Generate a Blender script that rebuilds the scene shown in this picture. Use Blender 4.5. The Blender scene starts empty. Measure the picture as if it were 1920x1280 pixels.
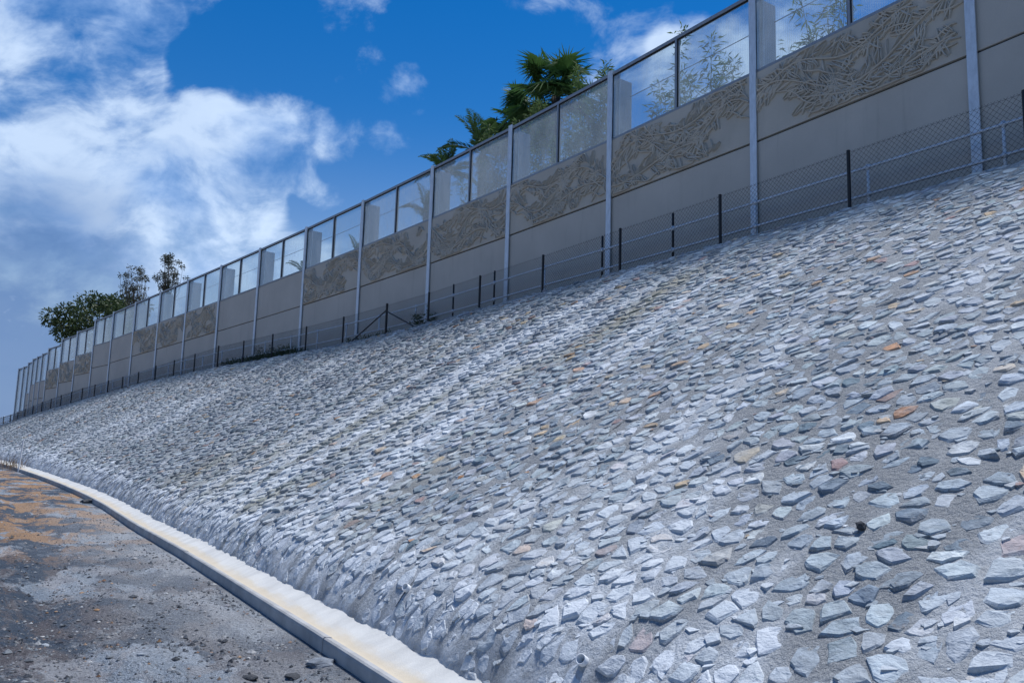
import bpy, bmesh, math, random
import numpy as np
from mathutils import Vector, Matrix, noise as mnoise

random.seed(7)
rng = np.random.default_rng(11)
SC = bpy.context.scene
COL = SC.collection

# ------------------------------------------------------------------ camera
FPX, PITCH, ROLL, CAMH = 1598.84, 0.1386, 0.02933, 1.6
_cp, _sp, _c, _s = math.cos(PITCH), math.sin(PITCH), math.cos(ROLL), math.sin(ROLL)
FWD = np.array([0, _cp, _sp])
_r0, _u0 = np.array([1.0, 0, 0]), np.array([0, -_sp, _cp])
RGT = _c * _r0 + _s * _u0
UPV = -_s * _r0 + _c * _u0
CAM = np.array([0, 0, CAMH])
cd = bpy.data.cameras.new('camera')
cd.sensor_width = 36.0
cd.sensor_fit = 'HORIZONTAL'
cd.lens = FPX * 36 / 1920
cd.clip_start = 0.1
cd.clip_end = 6000
cam = bpy.data.objects.new('camera', cd)
COL.objects.link(cam)
M = Matrix.Identity(4)
for i in range(3):
    M[i][0], M[i][1], M[i][2], M[i][3] = RGT[i], UPV[i], -FWD[i], CAM[i]
cam.matrix_world = M
SC.camera = cam


def pix_dir(px, py):
    d = FWD + (px - 960) / FPX * RGT - (py - 640) / FPX * UPV
    return d / np.linalg.norm(d)


# ------------------------------------------------------------------ light
SUN_EL = math.radians(70)
SUN_AZ = math.atan2(0.62, 0.78)      # horizontal direction to the sun (x, y): behind the wall
sun_dir = Vector((math.cos(SUN_EL) * math.cos(SUN_AZ), math.cos(SUN_EL) * math.sin(SUN_AZ), math.sin(SUN_EL)))
sd = bpy.data.lights.new('sun', 'SUN')
sd.energy = 3.05
sd.angle = math.radians(8.0)
sd.color = (1.0, 0.99, 0.97)
so_ = bpy.data.objects.new('sun', sd)
COL.objects.link(so_)
so_.rotation_euler = sun_dir.to_track_quat('Z', 'Y').to_euler()
so_.location = (0, 0, 60)

SC.view_settings.view_transform = 'Standard'
SC.view_settings.look = 'None'
SC.view_settings.exposure = 0.62
SC.view_settings.gamma = 1.0

world = bpy.data.worlds.new('World')
SC.world = world
world.use_nodes = True
world.cycles.sampling_method = 'MANUAL'
world.cycles.sample_map_resolution = 512
SC.cycles.debug_use_spatial_splits = True
SC.cycles.max_bounces = 6
SC.cycles.diffuse_bounces = 3
SC.cycles.glossy_bounces = 2
SC.cycles.transmission_bounces = 2
SC.cycles.transparent_max_bounces = 10


class NT:
    """small helper to write node trees"""

    def __init__(self, tree):
        self.t = tree
        tree.nodes.clear()

    def n(self, kind, ins=None, **props):
        nd = self.t.nodes.new(kind)
        for k, v in props.items():
            setattr(nd, k, v)
        if ins:
            for k, v in ins.items():
                self.set(nd.inputs[k], v)
        return nd

    def set(self, sock, v):
        if isinstance(v, bpy.types.NodeSocket):
            self.t.links.new(v, sock)
        else:
            if sock.type in ('RGBA',) and isinstance(v, (tuple, list)) and len(v) == 3:
                v = (*v, 1)
            sock.default_value = v

    def m(self, op, a, b=0.0, c=0.0, clamp=False):
        nd = self.n('ShaderNodeMath', {0: a, 1: b, 2: c}, operation=op, use_clamp=clamp)
        return nd.outputs[0]

    def vm(self, op, a, b=(0, 0, 0)):
        nd = self.n('ShaderNodeVectorMath', {0: a, 1: b}, operation=op)
        return nd.outputs[1] if op in ('DOT_PRODUCT', 'LENGTH', 'DISTANCE') else nd.outputs[0]

    def ramp(self, v, lo, hi, a=0.0, b=1.0, smooth=True):
        nd = self.n('ShaderNodeMapRange', {0: v, 1: lo, 2: hi, 3: a, 4: b},
                    interpolation_type='SMOOTHSTEP' if smooth else 'LINEAR')
        return nd.outputs[0]

    def noise(self, vec, scale, detail=4.0, rough=0.55, dist=0.0):
        nd = self.n('ShaderNodeTexNoise', {'Vector': vec, 'Scale': scale, 'Detail': detail, 'Roughness': rough,
                                           'Distortion': dist})
        return nd.outputs[0]

    def mix(self, f, a, b, mode='MIX'):
        nd = self.n('ShaderNodeMix', data_type='RGBA', blend_type=mode)
        self.set(nd.inputs[0], f)
        self.set(nd.inputs[6], a)
        self.set(nd.inputs[7], b)
        return nd.outputs[2]

    def bump(self, h, strength, dist, normal=None):
        ins = {'Height': h, 'Strength': strength, 'Distance': dist}
        if normal is not None:
            ins['Normal'] = normal
        return self.n('ShaderNodeBump', ins).outputs[0]


def build_world():
    T = NT(world.node_tree)
    sky = T.n('ShaderNodeTexSky', sky_type='NISHITA', sun_disc=False)
    sky.sun_elevation = SUN_EL
    sky.sun_rotation = math.pi / 2 - SUN_AZ
    sky.air_density = 1.0
    sky.dust_density = 0.0
    sky.ozone_density = 2.0
    d = T.n('ShaderNodeTexCoord').outputs['Generated']
    d = T.vm('NORMALIZE', d)
    upz = T.n('ShaderNodeSeparateXYZ', {0: d}).outputs[2]
    hs = T.n('ShaderNodeHueSaturation', {'Hue': 0.508, 'Saturation': T.ramp(upz, .0, .40, .75, 1.46), 'Value': 0.55, 'Color': sky.outputs[0]})
    # warped coordinates, flattened vertically so that the banks stretch sideways
    wv = T.n('ShaderNodeTexNoise', {'Vector': d, 'Scale': 3.2, 'Detail': 3.0, 'Roughness': 0.5}).outputs['Color']
    wv = T.vm('SUBTRACT', wv, (0.5, 0.5, 0.5))
    wv = T.vm('MULTIPLY', wv, (0.16, 0.16, 0.16))
    dw = T.vm('ADD', d, wv)
    dw = T.vm('MULTIPLY', dw, (1.0, 1.0, 1.5))
    wf = T.n('ShaderNodeTexNoise', {'Vector': d, 'Scale': 9.0, 'Detail': 2.0, 'Roughness': 0.6}).outputs['Color']
    dq_ = T.vm('ADD', d, T.vm('MULTIPLY', T.vm('SUBTRACT', wf, (.5, .5, .5)), (.055, .055, .055)))
    dq_ = T.vm('NORMALIZE', dq_)
    n1 = T.noise(dw, 5.2, 7.0, 0.60)
    n1u = T.noise(T.vm('ADD', dw, (0.02, 0.0, 0.075)), 5.2, 3.0, 0.58)
    nf = T.noise(dw, 15.0, 5.0, 0.62)
    # cloud banks: direction, angular radius (px at this focal length), weight
    blobs = [(-60, 60, 210, .56), (30, 170, 190, .55), (60, 20, 90, .3), (130, 150, 90, .42), (225, 205, 85, .42), (310, 175, 55, .3),
             (265, 15, 85, .46), (310, 55, 40, .3), (455, 240, 88, .52), (570, 250, 60, .30), (640, 258, 45, .26), (560, 330, 80, .18), (700, 250, 60, .12),
             (250, 285, 95, .46), (385, 310, 110, .52), (520, 315, 55, .30), (575, 347, 30, .28), (445, 375, 75, .50), (500, 397, 30, .26),
             (60, 390, 130, .5), (170, 410, 110, .48), (60, 510, 170, .46), (215, 500, 120, .44), (345, 450, 90, .58), (260, 570, 110, .42),
             (20, 640, 190, .42), (-170, 480, 300, .5), (-420, 250, 420, .42), (505, 510, 75, .42), (575, 500, 45, .32),
             (1330, 128, 100, .24), (1420, 95, 70, .16), (1590, 60, 110, .26), (1540, 95, 45, .15), (1250, 75, 34, .2), (768, 163, 34, .17), (815, 194, 40, .18), (720, 262, 28, .24),
             (870, -8, 85, .18), (925, 212, 26, .30), (370, 30, 45, .22), (420, 30, 40, .18),
             (165, 60, 50, -.22), (310, 212, 42, -.30), (15, 250, 40, -.34), (130, 318, 32, -.30), (470, 120, 110, -.3), (830, 80, 110, -.4), (930, 150, 130, -.45), (420, 445, 45, -.25)]
    bias = None
    for px, py, r, w in blobs:
        c = pix_dir(px, py)
        dt = T.vm('DOT_PRODUCT', dq_, tuple(float(x) for x in c))
        b = T.ramp(dt, math.cos(r * 1.35 / FPX), math.cos(r * 0.35 / FPX), 0.0, w)
        bias = b if bias is None else T.m('ADD', bias, b)
    bias = T.m('MINIMUM', bias, 0.54)
    upz = T.n('ShaderNodeSeparateXYZ', {0: d}).outputs[2]
    bias = T.m('ADD', bias, T.ramp(upz, .22, .03, 0.0, .50))      # a bank of cloud all round the horizon
    low = T.noise(d, 1.6, 2.0, 0.5)
    bias = T.m('ADD', bias, T.m('MULTIPLY', T.m('SUBTRACT', low, 0.5), 0.30))
    dens = T.m('ADD', T.m('MULTIPLY', T.m('SUBTRACT', n1, 0.5), 2.1), bias)
    dens = T.m('ADD', dens, T.m('MULTIPLY', T.m('SUBTRACT', nf, 0.5), 0.75))
    alpha = T.ramp(dens, 0.06, 0.64)
    # lit tops, shaded bases
    lit = T.m('MULTIPLY_ADD', T.m('SUBTRACT', n1, n1u), 4.6, 0.58, clamp=True)
    lit = T.m('ADD', lit, T.m('MULTIPLY', T.m('SUBTRACT', nf, 0.5), 0.30), clamp=True)
    thick = T.ramp(dens, 0.40, 0.90)
    up = T.n('ShaderNodeSeparateXYZ', {0: d}).outputs[2]
    lowbank = T.ramp(up, 0.24, 0.10)        # the low bank is thicker and seen from below
    nb = T.noise(dw, 5.0, 4.0, 0.55)
    shade = T.m('MULTIPLY', T.m('MULTIPLY_ADD', lowbank, 1.2, 0.12), T.ramp(T.m('ADD', nb, T.m('MULTIPLY', thick, .12)), .45, .62))
    for px, py, r, w in ((70, 570, 190, .75), (-160, 640, 260, .6), (150, 430, 90, .30)):
        dk = T.vm('DOT_PRODUCT', dq_, tuple(float(x) for x in pix_dir(px, py)))
        dk = T.m('MULTIPLY', T.ramp(dk, math.cos(r * 1.3 / FPX), math.cos(r * .3 / FPX), 0.0, w), T.ramp(n1, .30, .55, 1.2, .55))
        shade = T.m('ADD', shade, dk)
    shade = T.m('MINIMUM', shade, .92)
    ccol = T.mix(lit, (1.45, 2.35, 4.1), (3.45, 4.25, 5.4))
    ccol = T.mix(shade, ccol, (0.50, 1.05, 2.3))
    col = T.mix(T.m('MULTIPLY', alpha, 0.90), hs.outputs[0], ccol)
    bg = T.n('ShaderNodeBackground', {'Color': col, 'Strength': 0.135})
    out = T.n('ShaderNodeOutputWorld')
    T.t.links.new(bg.outputs[0], out.inputs[0])


build_world()

# ------------------------------------------------------------------ the line of the wall in plan
X0, Y0, H0, K0, K1 = 6.62041, 11.69058, 2.13034, .00818, -.00021


def heading(s):
    c = np.clip(np.asarray(s, float), -25, 45)
    return H0 + K0 * c + .5 * K1 * c * c


_S = np.arange(-60, 200.01, .05)
_h = heading(_S)
_i0 = int(np.argmin(abs(_S)))
_X = np.concatenate([[0], np.cumsum(.05 * np.cos((_h[:-1] + _h[1:]) / 2))])
_Y = np.concatenate([[0], np.cumsum(.05 * np.sin((_h[:-1] + _h[1:]) / 2))])
_X += X0 - _X[_i0]
_Y += Y0 - _Y[_i0]


def W(s, o, z=0.0):
    """s metres along the wall, o metres in front of it, height z -> world"""
    h = heading(s)
    x = np.interp(s, _S, _X) - np.sin(h) * o
    y = np.interp(s, _S, _Y) + np.cos(h) * o
    return np.stack(np.broadcast_arrays(x, y, z), -1)


def SO_many(x, y):
    x = np.asarray(x, float)
    y = np.asarray(y, float)
    cs, cx, cy, ch = _S[::10], _X[::10], _Y[::10], _h[::10]
    idx = np.empty(len(x), int)
    for a in range(0, len(x), 4000):
        d = (cx[None] - x[a:a + 4000, None]) ** 2 + (cy[None] - y[a:a + 4000, None]) ** 2
        idx[a:a + 4000] = d.argmin(1)
    vx, vy, h = x - cx[idx], y - cy[idx], ch[idx]
    return cs[idx] + vx * np.cos(h) + vy * np.sin(h), -vx * np.sin(h) + vy * np.cos(h)


def project(P):
    d = np.asarray(P) - CAM
    z = d @ FWD
    z = np.where(np.abs(z) < 1e-6, 1e-6, z)
    return 960 + FPX * (d @ RGT) / z, 640 - FPX * (d @ UPV) / z, z


CRS = np.array([-60, -20, -1, 3, 6.7, 10.3, 13.9, 17.7, 21.7, 25.5, 29, 32.8, 36, 39.7, 43, 50, 57, 62, 64.5, 69.3, 90, 160])
CRZ = np.array([5.9, 5.6, 5.43, 5.40, 5.32, 5.26, 5.12, 5.02, 4.97, 4.96, 4.95, 4.87, 4.81, 4.68, 4.5, 4.16, 3.83, 3.56, 3.36, 3.10, 2.3, 2.2])
FTS = np.array([-60, -2, 0.7, 6, 11, 15.4, 20.9, 25, 31, 37.7, 50, 70, 90, 160])
FTZ = np.array([.20, .25, .28, .34, .39, .5, .62, .74, .91, .99, 1.2, 1.5, 1.6, 1.7])
RATIO, LIP = 1.6, 0.35


def _smooth(xs, zs, sg=2.2):
    x = np.arange(-60, 160.01, .5)
    z = np.interp(x, xs, zs)
    k = np.exp(-.5 * (np.arange(-16, 17) * .5 / sg) ** 2)
    k /= k.sum()
    return x, np.convolve(np.pad(z, 16, mode='edge'), k, 'valid')


CRS, CRZ = _smooth(CRS, CRZ, 1.2)
FTS, FTZ = _smooth(FTS, FTZ, 3.0)


def zc(s):
    return np.interp(s, CRS, CRZ)


def zf(s):
    return np.interp(s, FTS, FTZ)


def foot_o(s):
    return 1.2 + RATIO * np.maximum(zc(s) - zf(s) - LIP, .1) + .15


# ------------------------------------------------------------------ helpers
def link(o, parent=None):
    COL.objects.link(o)
    if parent is not None:
        o.parent = parent
    return o


def tag(o, label=None, cat=None, group=None, kind=None):
    if label:
        o['label'] = label
    if cat:
        o['category'] = cat
    if group:
        o['group'] = group
    if kind:
        o['kind'] = kind
    return o


def empty(name, loc, label, cat, group=None):
    o = bpy.data.objects.new(name, None)
    o.location = loc
    o.empty_display_size = .2
    link(o)
    return tag(o, label, cat, group)


def mesh_obj(name, verts, faces, mats, parent=None, smooth=False, attrs=None, midx=None, origin=None):
    v = np.asarray(verts, float).reshape(-1, 3)
    if origin is not None:
        v = v - np.asarray(origin)
    me = bpy.data.meshes.new(name)
    me.from_pydata(v.tolist(), [], faces if isinstance(faces, list) else np.asarray(faces).tolist())
    for mt in (mats if isinstance(mats, (list, tuple)) else [mats]):
        me.materials.append(mt)
    if midx is not None:
        me.polygons.foreach_set('material_index', np.asarray(midx, 'i'))
    me.polygons.foreach_set('use_smooth', np.full(len(me.polygons), bool(smooth)))
    for k, a in (attrs or {}).items():
        a = np.asarray(a, float)
        if a.ndim == 2:
            at = me.attributes.new(k, 'FLOAT_COLOR', 'POINT')
            if a.shape[1] == 3:
                a = np.concatenate([a, np.ones((len(a), 1))], 1)
            at.data.foreach_set('color', a.astype('f').ravel())
        else:
            at = me.attributes.new(k, 'FLOAT', 'POINT')
            at.data.foreach_set('value', a.astype('f'))
    me.update()
    o = bpy.data.objects.new(name, me)
    link(o)
    if origin is not None:
        o.location = [float(x) for x in origin]
    if parent is not None:
        o.parent = parent
        # parents carry only a translation
        o.location = Vector(o.location) - Vector(parent_world(parent))
    return o


def parent_world(p):
    v = Vector(p.location)
    while p.parent is not None:
        p = p.parent
        v += Vector(p.location)
    return v


class MB:
    """collects shapes in world coordinates"""

    def __init__(self):
        self.v, self.f = [], []

    def add(self, vs, fs):
        b = len(self.v)
        self.v.extend([tuple(map(float, p)) for p in vs])
        self.f.extend([tuple(i + b for i in q) for q in fs])

    def hexa(self, p):
        """8 points: bottom 4 ccw, top 4 ccw"""
        self.add(p, [(3, 2, 1, 0), (4, 5, 6, 7), (0, 1, 5, 4), (1, 2, 6, 5), (2, 3, 7, 6), (3, 0, 4, 7)])

    def tube(self, pts, rad, n=6, cap=True):
        pts = [Vector(p) for p in pts]
        if not isinstance(rad, (list, tuple)):
            rad = [rad] * len(pts)
        vs, fs = [], []
        up = Vector((0, 0, 1))
        for i, p in enumerate(pts):
            d = (pts[min(i + 1, len(pts) - 1)] - pts[max(i - 1, 0)]).normalized()
            a = d.cross(up)
            if a.length < 1e-3:
                a = d.cross(Vector((1, 0, 0)))
            a.normalize()
            b = a.cross(d)
            for k in range(n):
                t = 2 * math.pi * k / n
                vs.append(p + (a * math.cos(t) + b * math.sin(t)) * rad[i])
        for i in range(len(pts) - 1):
            for k in range(n):
                fs.append((i * n + k, i * n + (k + 1) % n, (i + 1) * n + (k + 1) % n, (i + 1) * n + k))
        if cap:
            fs.append(tuple(range(n))[::-1])
            fs.append(tuple((len(pts) - 1) * n + k for k in range(n)))
        self.add(vs, fs)

    def build(self, name, mat, parent=None, smooth=False, origin=None):
        return mesh_obj(name, self.v, self.f, mat, parent, smooth, origin=origin)


# ------------------------------------------------------------------ materials
def material(name):
    m = bpy.data.materials.new(name)
    m.use_nodes = True
    T = NT(m.node_tree)
    out = T.n('ShaderNodeOutputMaterial')
    T.out = out.inputs[0]
    return m, T


def finish(T, color, rough=0.85, normal=None, metallic=0.0, spec=0.3, **extra):
    ins = {'Base Color': color, 'Roughness': rough, 'Metallic': metallic, 'Specular IOR Level': spec}
    ins.update(extra)
    if normal is not None:
        ins['Normal'] = normal
    p = T.n('ShaderNodeBsdfPrincipled', ins)
    T.t.links.new(p.outputs[0], T.out)
    return p


def POS(T):
    return T.n('ShaderNodeNewGeometry').outputs['Position']


def attr(T, name, fac=True):
    nd = T.n('ShaderNodeAttribute', attribute_name=name)
    return nd.outputs['Fac'] if fac else nd.outputs['Color']


LIME = (.61, .65, .69)


def m_stone():
    m, T = material('stone')
    p = POS(T)
    tint = attr(T, 'tint', False)
    lime = attr(T, 'lime')
    seed = attr(T, 'seed')
    # each stone is cleaved its own way: shift and squash the pattern per stone
    off = T.n('ShaderNodeCombineXYZ', {0: T.m('MULTIPLY', seed, 37.0), 1: T.m('MULTIPLY', seed, 91.0), 2: T.m('MULTIPLY', seed, 53.0)}).outputs[0]
    q = T.vm('ADD', p, off)
    a = T.noise(q, 9.0, 4.0, .62, .6)
    b = T.noise(T.vm('MULTIPLY', q, (1, 1, 3.2)), 26.0, 4.0, .65, .4)
    g = T.noise(p, 150.0, 3.0, .6)
    v = T.m('MULTIPLY_ADD', T.m('SUBTRACT', a, .5), 1.5, 1.0)
    v = T.m('ADD', v, T.m('MULTIPLY', T.m('SUBTRACT', b, .5), .8))
    v = T.m('ADD', v, T.m('MULTIPLY', T.m('SUBTRACT', g, .5), .35))
    v = T.m('MAXIMUM', v, .3)
    c = T.vm('MULTIPLY', tint, T.n('ShaderNodeCombineXYZ', {0: v, 1: v, 2: v}).outputs[0])
    rustm = T.m('MULTIPLY', T.ramp(T.noise(q, 5.0, 5.0, .6), .60, .74), .6)
    c = T.mix(T.m('MULTIPLY', rustm, T.ramp(seed, .86, .90)), c, (.33, .21, .11))
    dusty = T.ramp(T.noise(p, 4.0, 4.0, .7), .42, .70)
    dusty = T.m('MULTIPLY', dusty, T.m('MULTIPLY_ADD', attr(T, 'far_shade'), -.30, .42))
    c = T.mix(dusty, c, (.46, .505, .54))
    smn = T.noise(p, 30.0, 4.0, .7)
    smf = T.ramp(T.m('ADD', attr(T, 'smear'), T.m('MULTIPLY', T.m('SUBTRACT', smn, .5), 1.5)), .38, .72)
    mg = T.ramp(g, .30, .72, .55, 1.4, False)
    mc = T.vm('MULTIPLY', (.296, .311, .325), T.n('ShaderNodeCombineXYZ', {0: mg, 1: mg, 2: mg}).outputs[0])
    c = T.mix(smf, c, mc)
    lm = T.m('MULTIPLY', lime, T.ramp(T.noise(p, 22.0, 3.0, .7), .15, .50), clamp=True)
    c = T.mix(lm, c, LIME)
    h = T.m('ADD', T.m('MULTIPLY', b, .8), T.m('MULTIPLY', T.noise(q, 70.0, 3.0, .65), .5))
    nrm = T.bump(h, .75, .014)
    finish(T, c, .92, nrm, spec=.12)
    return m


def m_mortar():
    m, T = material('mortar')
    p = POS(T)
    lime = attr(T, 'lime')
    olive = attr(T, 'olive')
    g = T.noise(p, 170.0, 4.0, .7)
    k = T.noise(p, 42.0, 5.0, .65)
    big = T.noise(p, 2.2, 5.0, .6)
    c = T.mix(big, (.232, .245, .258), (.378, .393, .405))
    v = T.ramp(g, .30, .72, .50, 1.48, False)
    c = T.vm('MULTIPLY', c, T.n('ShaderNodeCombineXYZ', {0: v, 1: v, 2: v}).outputs[0])
    c = T.mix(T.m('MULTIPLY', olive, .55), c, (.30, .27, .155))
    lm = T.m('MULTIPLY', lime, T.ramp(T.noise(p, 12.0, 4.0, .7), .18, .56), clamp=True)
    c = T.mix(lm, c, LIME)
    h = T.m('ADD', T.m('MULTIPLY', g, .35), T.m('ADD', k, T.m('MULTIPLY', T.noise(p, 17.0, 3.0, .6), 1.3)))
    finish(T, c, .95, T.bump(h, .9, .028), spec=.1)
    return m


def m_soil(name, a, b, scale=3.0):
    m, T = material(name)
    p = POS(T)
    c = T.mix(T.noise(p, scale, 7.0, .65), a, b)
    g = T.noise(p, 60.0, 5.0, .7)
    c = T.mix(T.ramp(g, .3, .75, 0, .5), c, tuple(x * .45 for x in a))
    finish(T, c, .97, T.bump(T.m('ADD', g, T.noise(p, 9.0, 4.0)), .8, .03), spec=.08)
    return m


def m_ground():
    m, T = material('dirt_ground')
    p = POS(T)
    so = T.n('ShaderNodeAttribute', attribute_name='so').outputs['Vector']    # x along the drain, y away from it
    so1 = T.vm('MULTIPLY', so, (.55, 1.0, 1.0))
    warp = T.n('ShaderNodeTexNoise', {'Vector': so1, 'Scale': 1.1, 'Detail': 5.0, 'Roughness': .6}).outputs['Color']
    so2 = T.vm('ADD', so1, T.vm('MULTIPLY', T.vm('SUBTRACT', warp, (.5, .5, .5)), (.9, .9, .9)))
    A = T.noise(so2, .95, 6.0, .66)
    B = T.noise(T.vm('ADD', so2, (17.3, 5.1, 0)), .62, 7.0, .66)
    Cn = T.noise(T.vm('ADD', so2, (3.3, 31.1, 0)), 1.5, 7.0, .68)
    g = T.noise(p, 46.0, 4.0, .75)
    g2 = T.noise(p, 130.0, 3.0, .7)
    c = T.mix(T.ramp(A, .3, .7), (.20, .25, .31), (.43, .48, .54))
    c = T.mix(T.ramp(B, .445, .50, 0, .88), c, (.048, .070, .105))           # damp dark gravel
    orange = T.ramp(Cn, .47, .55, 0, .90)
    far = attr(T, 'orange')
    c = T.mix(T.m('MULTIPLY', orange, far, clamp=True), c, (.42, .265, .155))
    pale = T.ramp(T.noise(T.vm('ADD', so2, (9.0, 2.0, 0)), 1.7, 7.0, .7), .56, .70, 0, .55)
    near_kerb = attr(T, 'dust')
    c = T.mix(T.m('ADD', pale, near_kerb, clamp=True), c, (.44, .46, .485))
    v = T.m('MULTIPLY', T.ramp(g, .28, .74, .50, 1.5, False), T.ramp(g2, .28, .74, .70, 1.3, False))
    c = T.vm('MULTIPLY', c, T.n('ShaderNodeCombineXYZ', {0: v, 1: v, 2: v}).outputs[0])
    speck = T.ramp(T.noise(p, 75.0, 2.0, .5), .67, .73)
    c = T.mix(T.m('MULTIPLY', speck, .6), c, (.47, .45, .43))
    h = T.m('ADD', T.m('MULTIPLY', g, 1.0), T.m('MULTIPLY', T.noise(p, 14.0, 5.0, .65), 1.2))
    finish(T, c, .96, T.bump(h, 1.0, .05), spec=.12)
    return m


def m_concrete(name, col, var=.12, scale=1.5, bumpd=.004, streak=.0):
    m, T = material(name)
    p = POS(T)
    a = T.noise(p, scale, 6.0, .6)
    f = T.noise(p, 45.0, 5.0, .65)
    v = T.m('ADD', T.ramp(a, .25, .75, 1 - var, 1 + var, False), T.m('MULTIPLY', T.m('SUBTRACT', f, .5), .16))
    st = T.noise(T.vm('MULTIPLY', p, (3.0, 3.0, .22)), 2.2, 5.0, .6)
    v = T.m('SUBTRACT', v, T.ramp(st, .55, .8, 0, streak))
    c = T.vm('MULTIPLY', (*col,), T.n('ShaderNodeCombineXYZ', {0: v, 1: v, 2: v}).outputs[0])
    finish(T, c, .88, T.bump(f, .5, bumpd), spec=.2)
    return m


def m_drain():
    """channel lining: lime-washed side, ochre silt along the invert"""
    m, T = material('drain_lining')
    p = POS(T)
    so = T.n('ShaderNodeAttribute', attribute_name='so').outputs['Vector']
    sx = T.n('ShaderNodeSeparateXYZ', {0: so})
    acr = sx.outputs[1]
    run = T.noise(T.vm('MULTIPLY', so, (1.0, .35, 1.0)), 3.2, 6.0, .65)
    c = T.mix(T.ramp(run, .36, .70), (.60, .598, .575), (.48, .48, .465))
    wob = T.m('MULTIPLY', T.m('SUBTRACT', T.noise(T.vm('MULTIPLY', so, (.8, 3.0, 1.0)), 2.0, 5.0, .65), .5), .36)
    a2 = T.m('ADD', acr, wob)
    silt = T.m('MULTIPLY', T.ramp(a2, .13, .33), T.ramp(a2, .66, .48))
    c = T.mix(T.m('MULTIPLY', silt, .70), c, (.54, .45, .31))
    grey = T.ramp(a2, .47, .55)
    c = T.mix(T.m('MULTIPLY', grey, .8), c, (.56, .56, .55))
    dk = T.ramp(T.noise(p, 9.0, 6.0, .7), .66, .80)
    c = T.mix(T.m('MULTIPLY', dk, .35), c, (.28, .25, .2))
    f = T.noise(p, 60.0, 5.0, .7)
    finish(T, c, .8, T.bump(f, .5, .006), spec=.2)
    return m


def m_metal(name, col, rough=.5, metallic=.6, var=.2):
    m, T = material(name)
    p = POS(T)
    a = T.noise(T.vm('MULTIPLY', p, (1, 1, .35)), 14.0, 6.0, .65)
    b = T.noise(p, 60.0, 4.0, .6)
    v = T.m('ADD', T.ramp(a, .3, .7, 1 - var, 1 + var, False), T.m('MULTIPLY', T.m('SUBTRACT', b, .5), .2))
    c = T.vm('MULTIPLY', (*col,), T.n('ShaderNodeCombineXYZ', {0: v, 1: v, 2: v}).outputs[0])
    finish(T, c, T.ramp(a, .3, .7, rough - .1, rough + .12, False), T.bump(b, .2, .002), metallic, .4)
    return m


def m_glass():
    """ribbed clear acrylic with a film of dust"""
    m, T = material('acrylic')
    p = POS(T)
    t = attr(T, 'along')                      # metres along the pane
    line = T.m('FRACT', T.m('MULTIPLY', t, 24.0))
    rib = T.ramp(T.m('ABSOLUTE', T.m('SUBTRACT', line, .5)), .0, .17, 1.0, 0.0)
    dirt = T.noise(T.vm('MULTIPLY', p, (1, 1, .5)), 1.6, 6.0, .65)
    run = T.noise(T.vm('MULTIPLY', p, (5, 5, .5)), 3.0, 4.0, .6)
    haze = attr(T, 'haze')
    f = T.m('ADD', T.ramp(dirt, .35, .75, .06, .20), T.m('MULTIPLY', rib, .15))
    f = T.m('ADD', f, T.ramp(run, .55, .8, 0, .08))
    f = T.m('ADD', f, haze, clamp=True)
    tr = T.n('ShaderNodeBsdfTransparent', {'Color': (.86, .91, .93, 1)})
    df = T.n('ShaderNodeBsdfDiffuse', {'Color': (.62, .68, .74, 1)})
    tl = T.n('ShaderNodeBsdfTranslucent', {'Color': (.62, .68, .74, 1)})
    dd = T.n('ShaderNodeMixShader', {0: .6, 1: df.outputs[0], 2: tl.outputs[0]})
    mx = T.n('ShaderNodeMixShader', {0: f, 1: tr.outputs[0], 2: dd.outputs[0]})
    gl = T.n('ShaderNodeBsdfGlossy', {'Roughness': .04, 'Color': (.9, .95, 1, 1)})
    lw = T.n('ShaderNodeLayerWeight', {'Blend': .5})
    fz = T.m('MULTIPLY_ADD', T.m('POWER', lw.outputs['Facing'], 5.0), .55, .025)
    mm = T.n('ShaderNodeMixShader', {0: fz, 1: mx.outputs[0], 2: gl.outputs[0]})
    T.t.links.new(mm.outputs[0], T.out)
    return m


def m_leaf(name, a, b, scale=1.2, trans=.35):
    m, T = material(name)
    p = POS(T)
    n = T.noise(p, scale, 4.0, .6)
    n2 = T.noise(p, scale * 9, 2.0, .5)
    c = T.mix(T.m('ADD', T.m('MULTIPLY', n, .6), T.m('MULTIPLY', n2, .4)), a, b)
    pr = T.n('ShaderNodeBsdfPrincipled', {'Base Color': c, 'Roughness': .55, 'Specular IOR Level': .3})
    tl = T.n('ShaderNodeBsdfTranslucent', {'Color': c})
    mx = T.n('ShaderNodeMixShader', {0: trans, 1: pr.outputs[0], 2: tl.outputs[0]})
    T.t.links.new(mx.outputs[0], T.out)
    return m


def m_bark(name, a, b):
    m, T = material(name)
    p = POS(T)
    n = T.noise(T.vm('MULTIPLY', p, (6, 6, 1.5)), 4.0, 6.0, .7)
    finish(T, T.mix(n, a, b), .9, T.bump(n, .8, .03), spec=.15)
    return m


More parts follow.
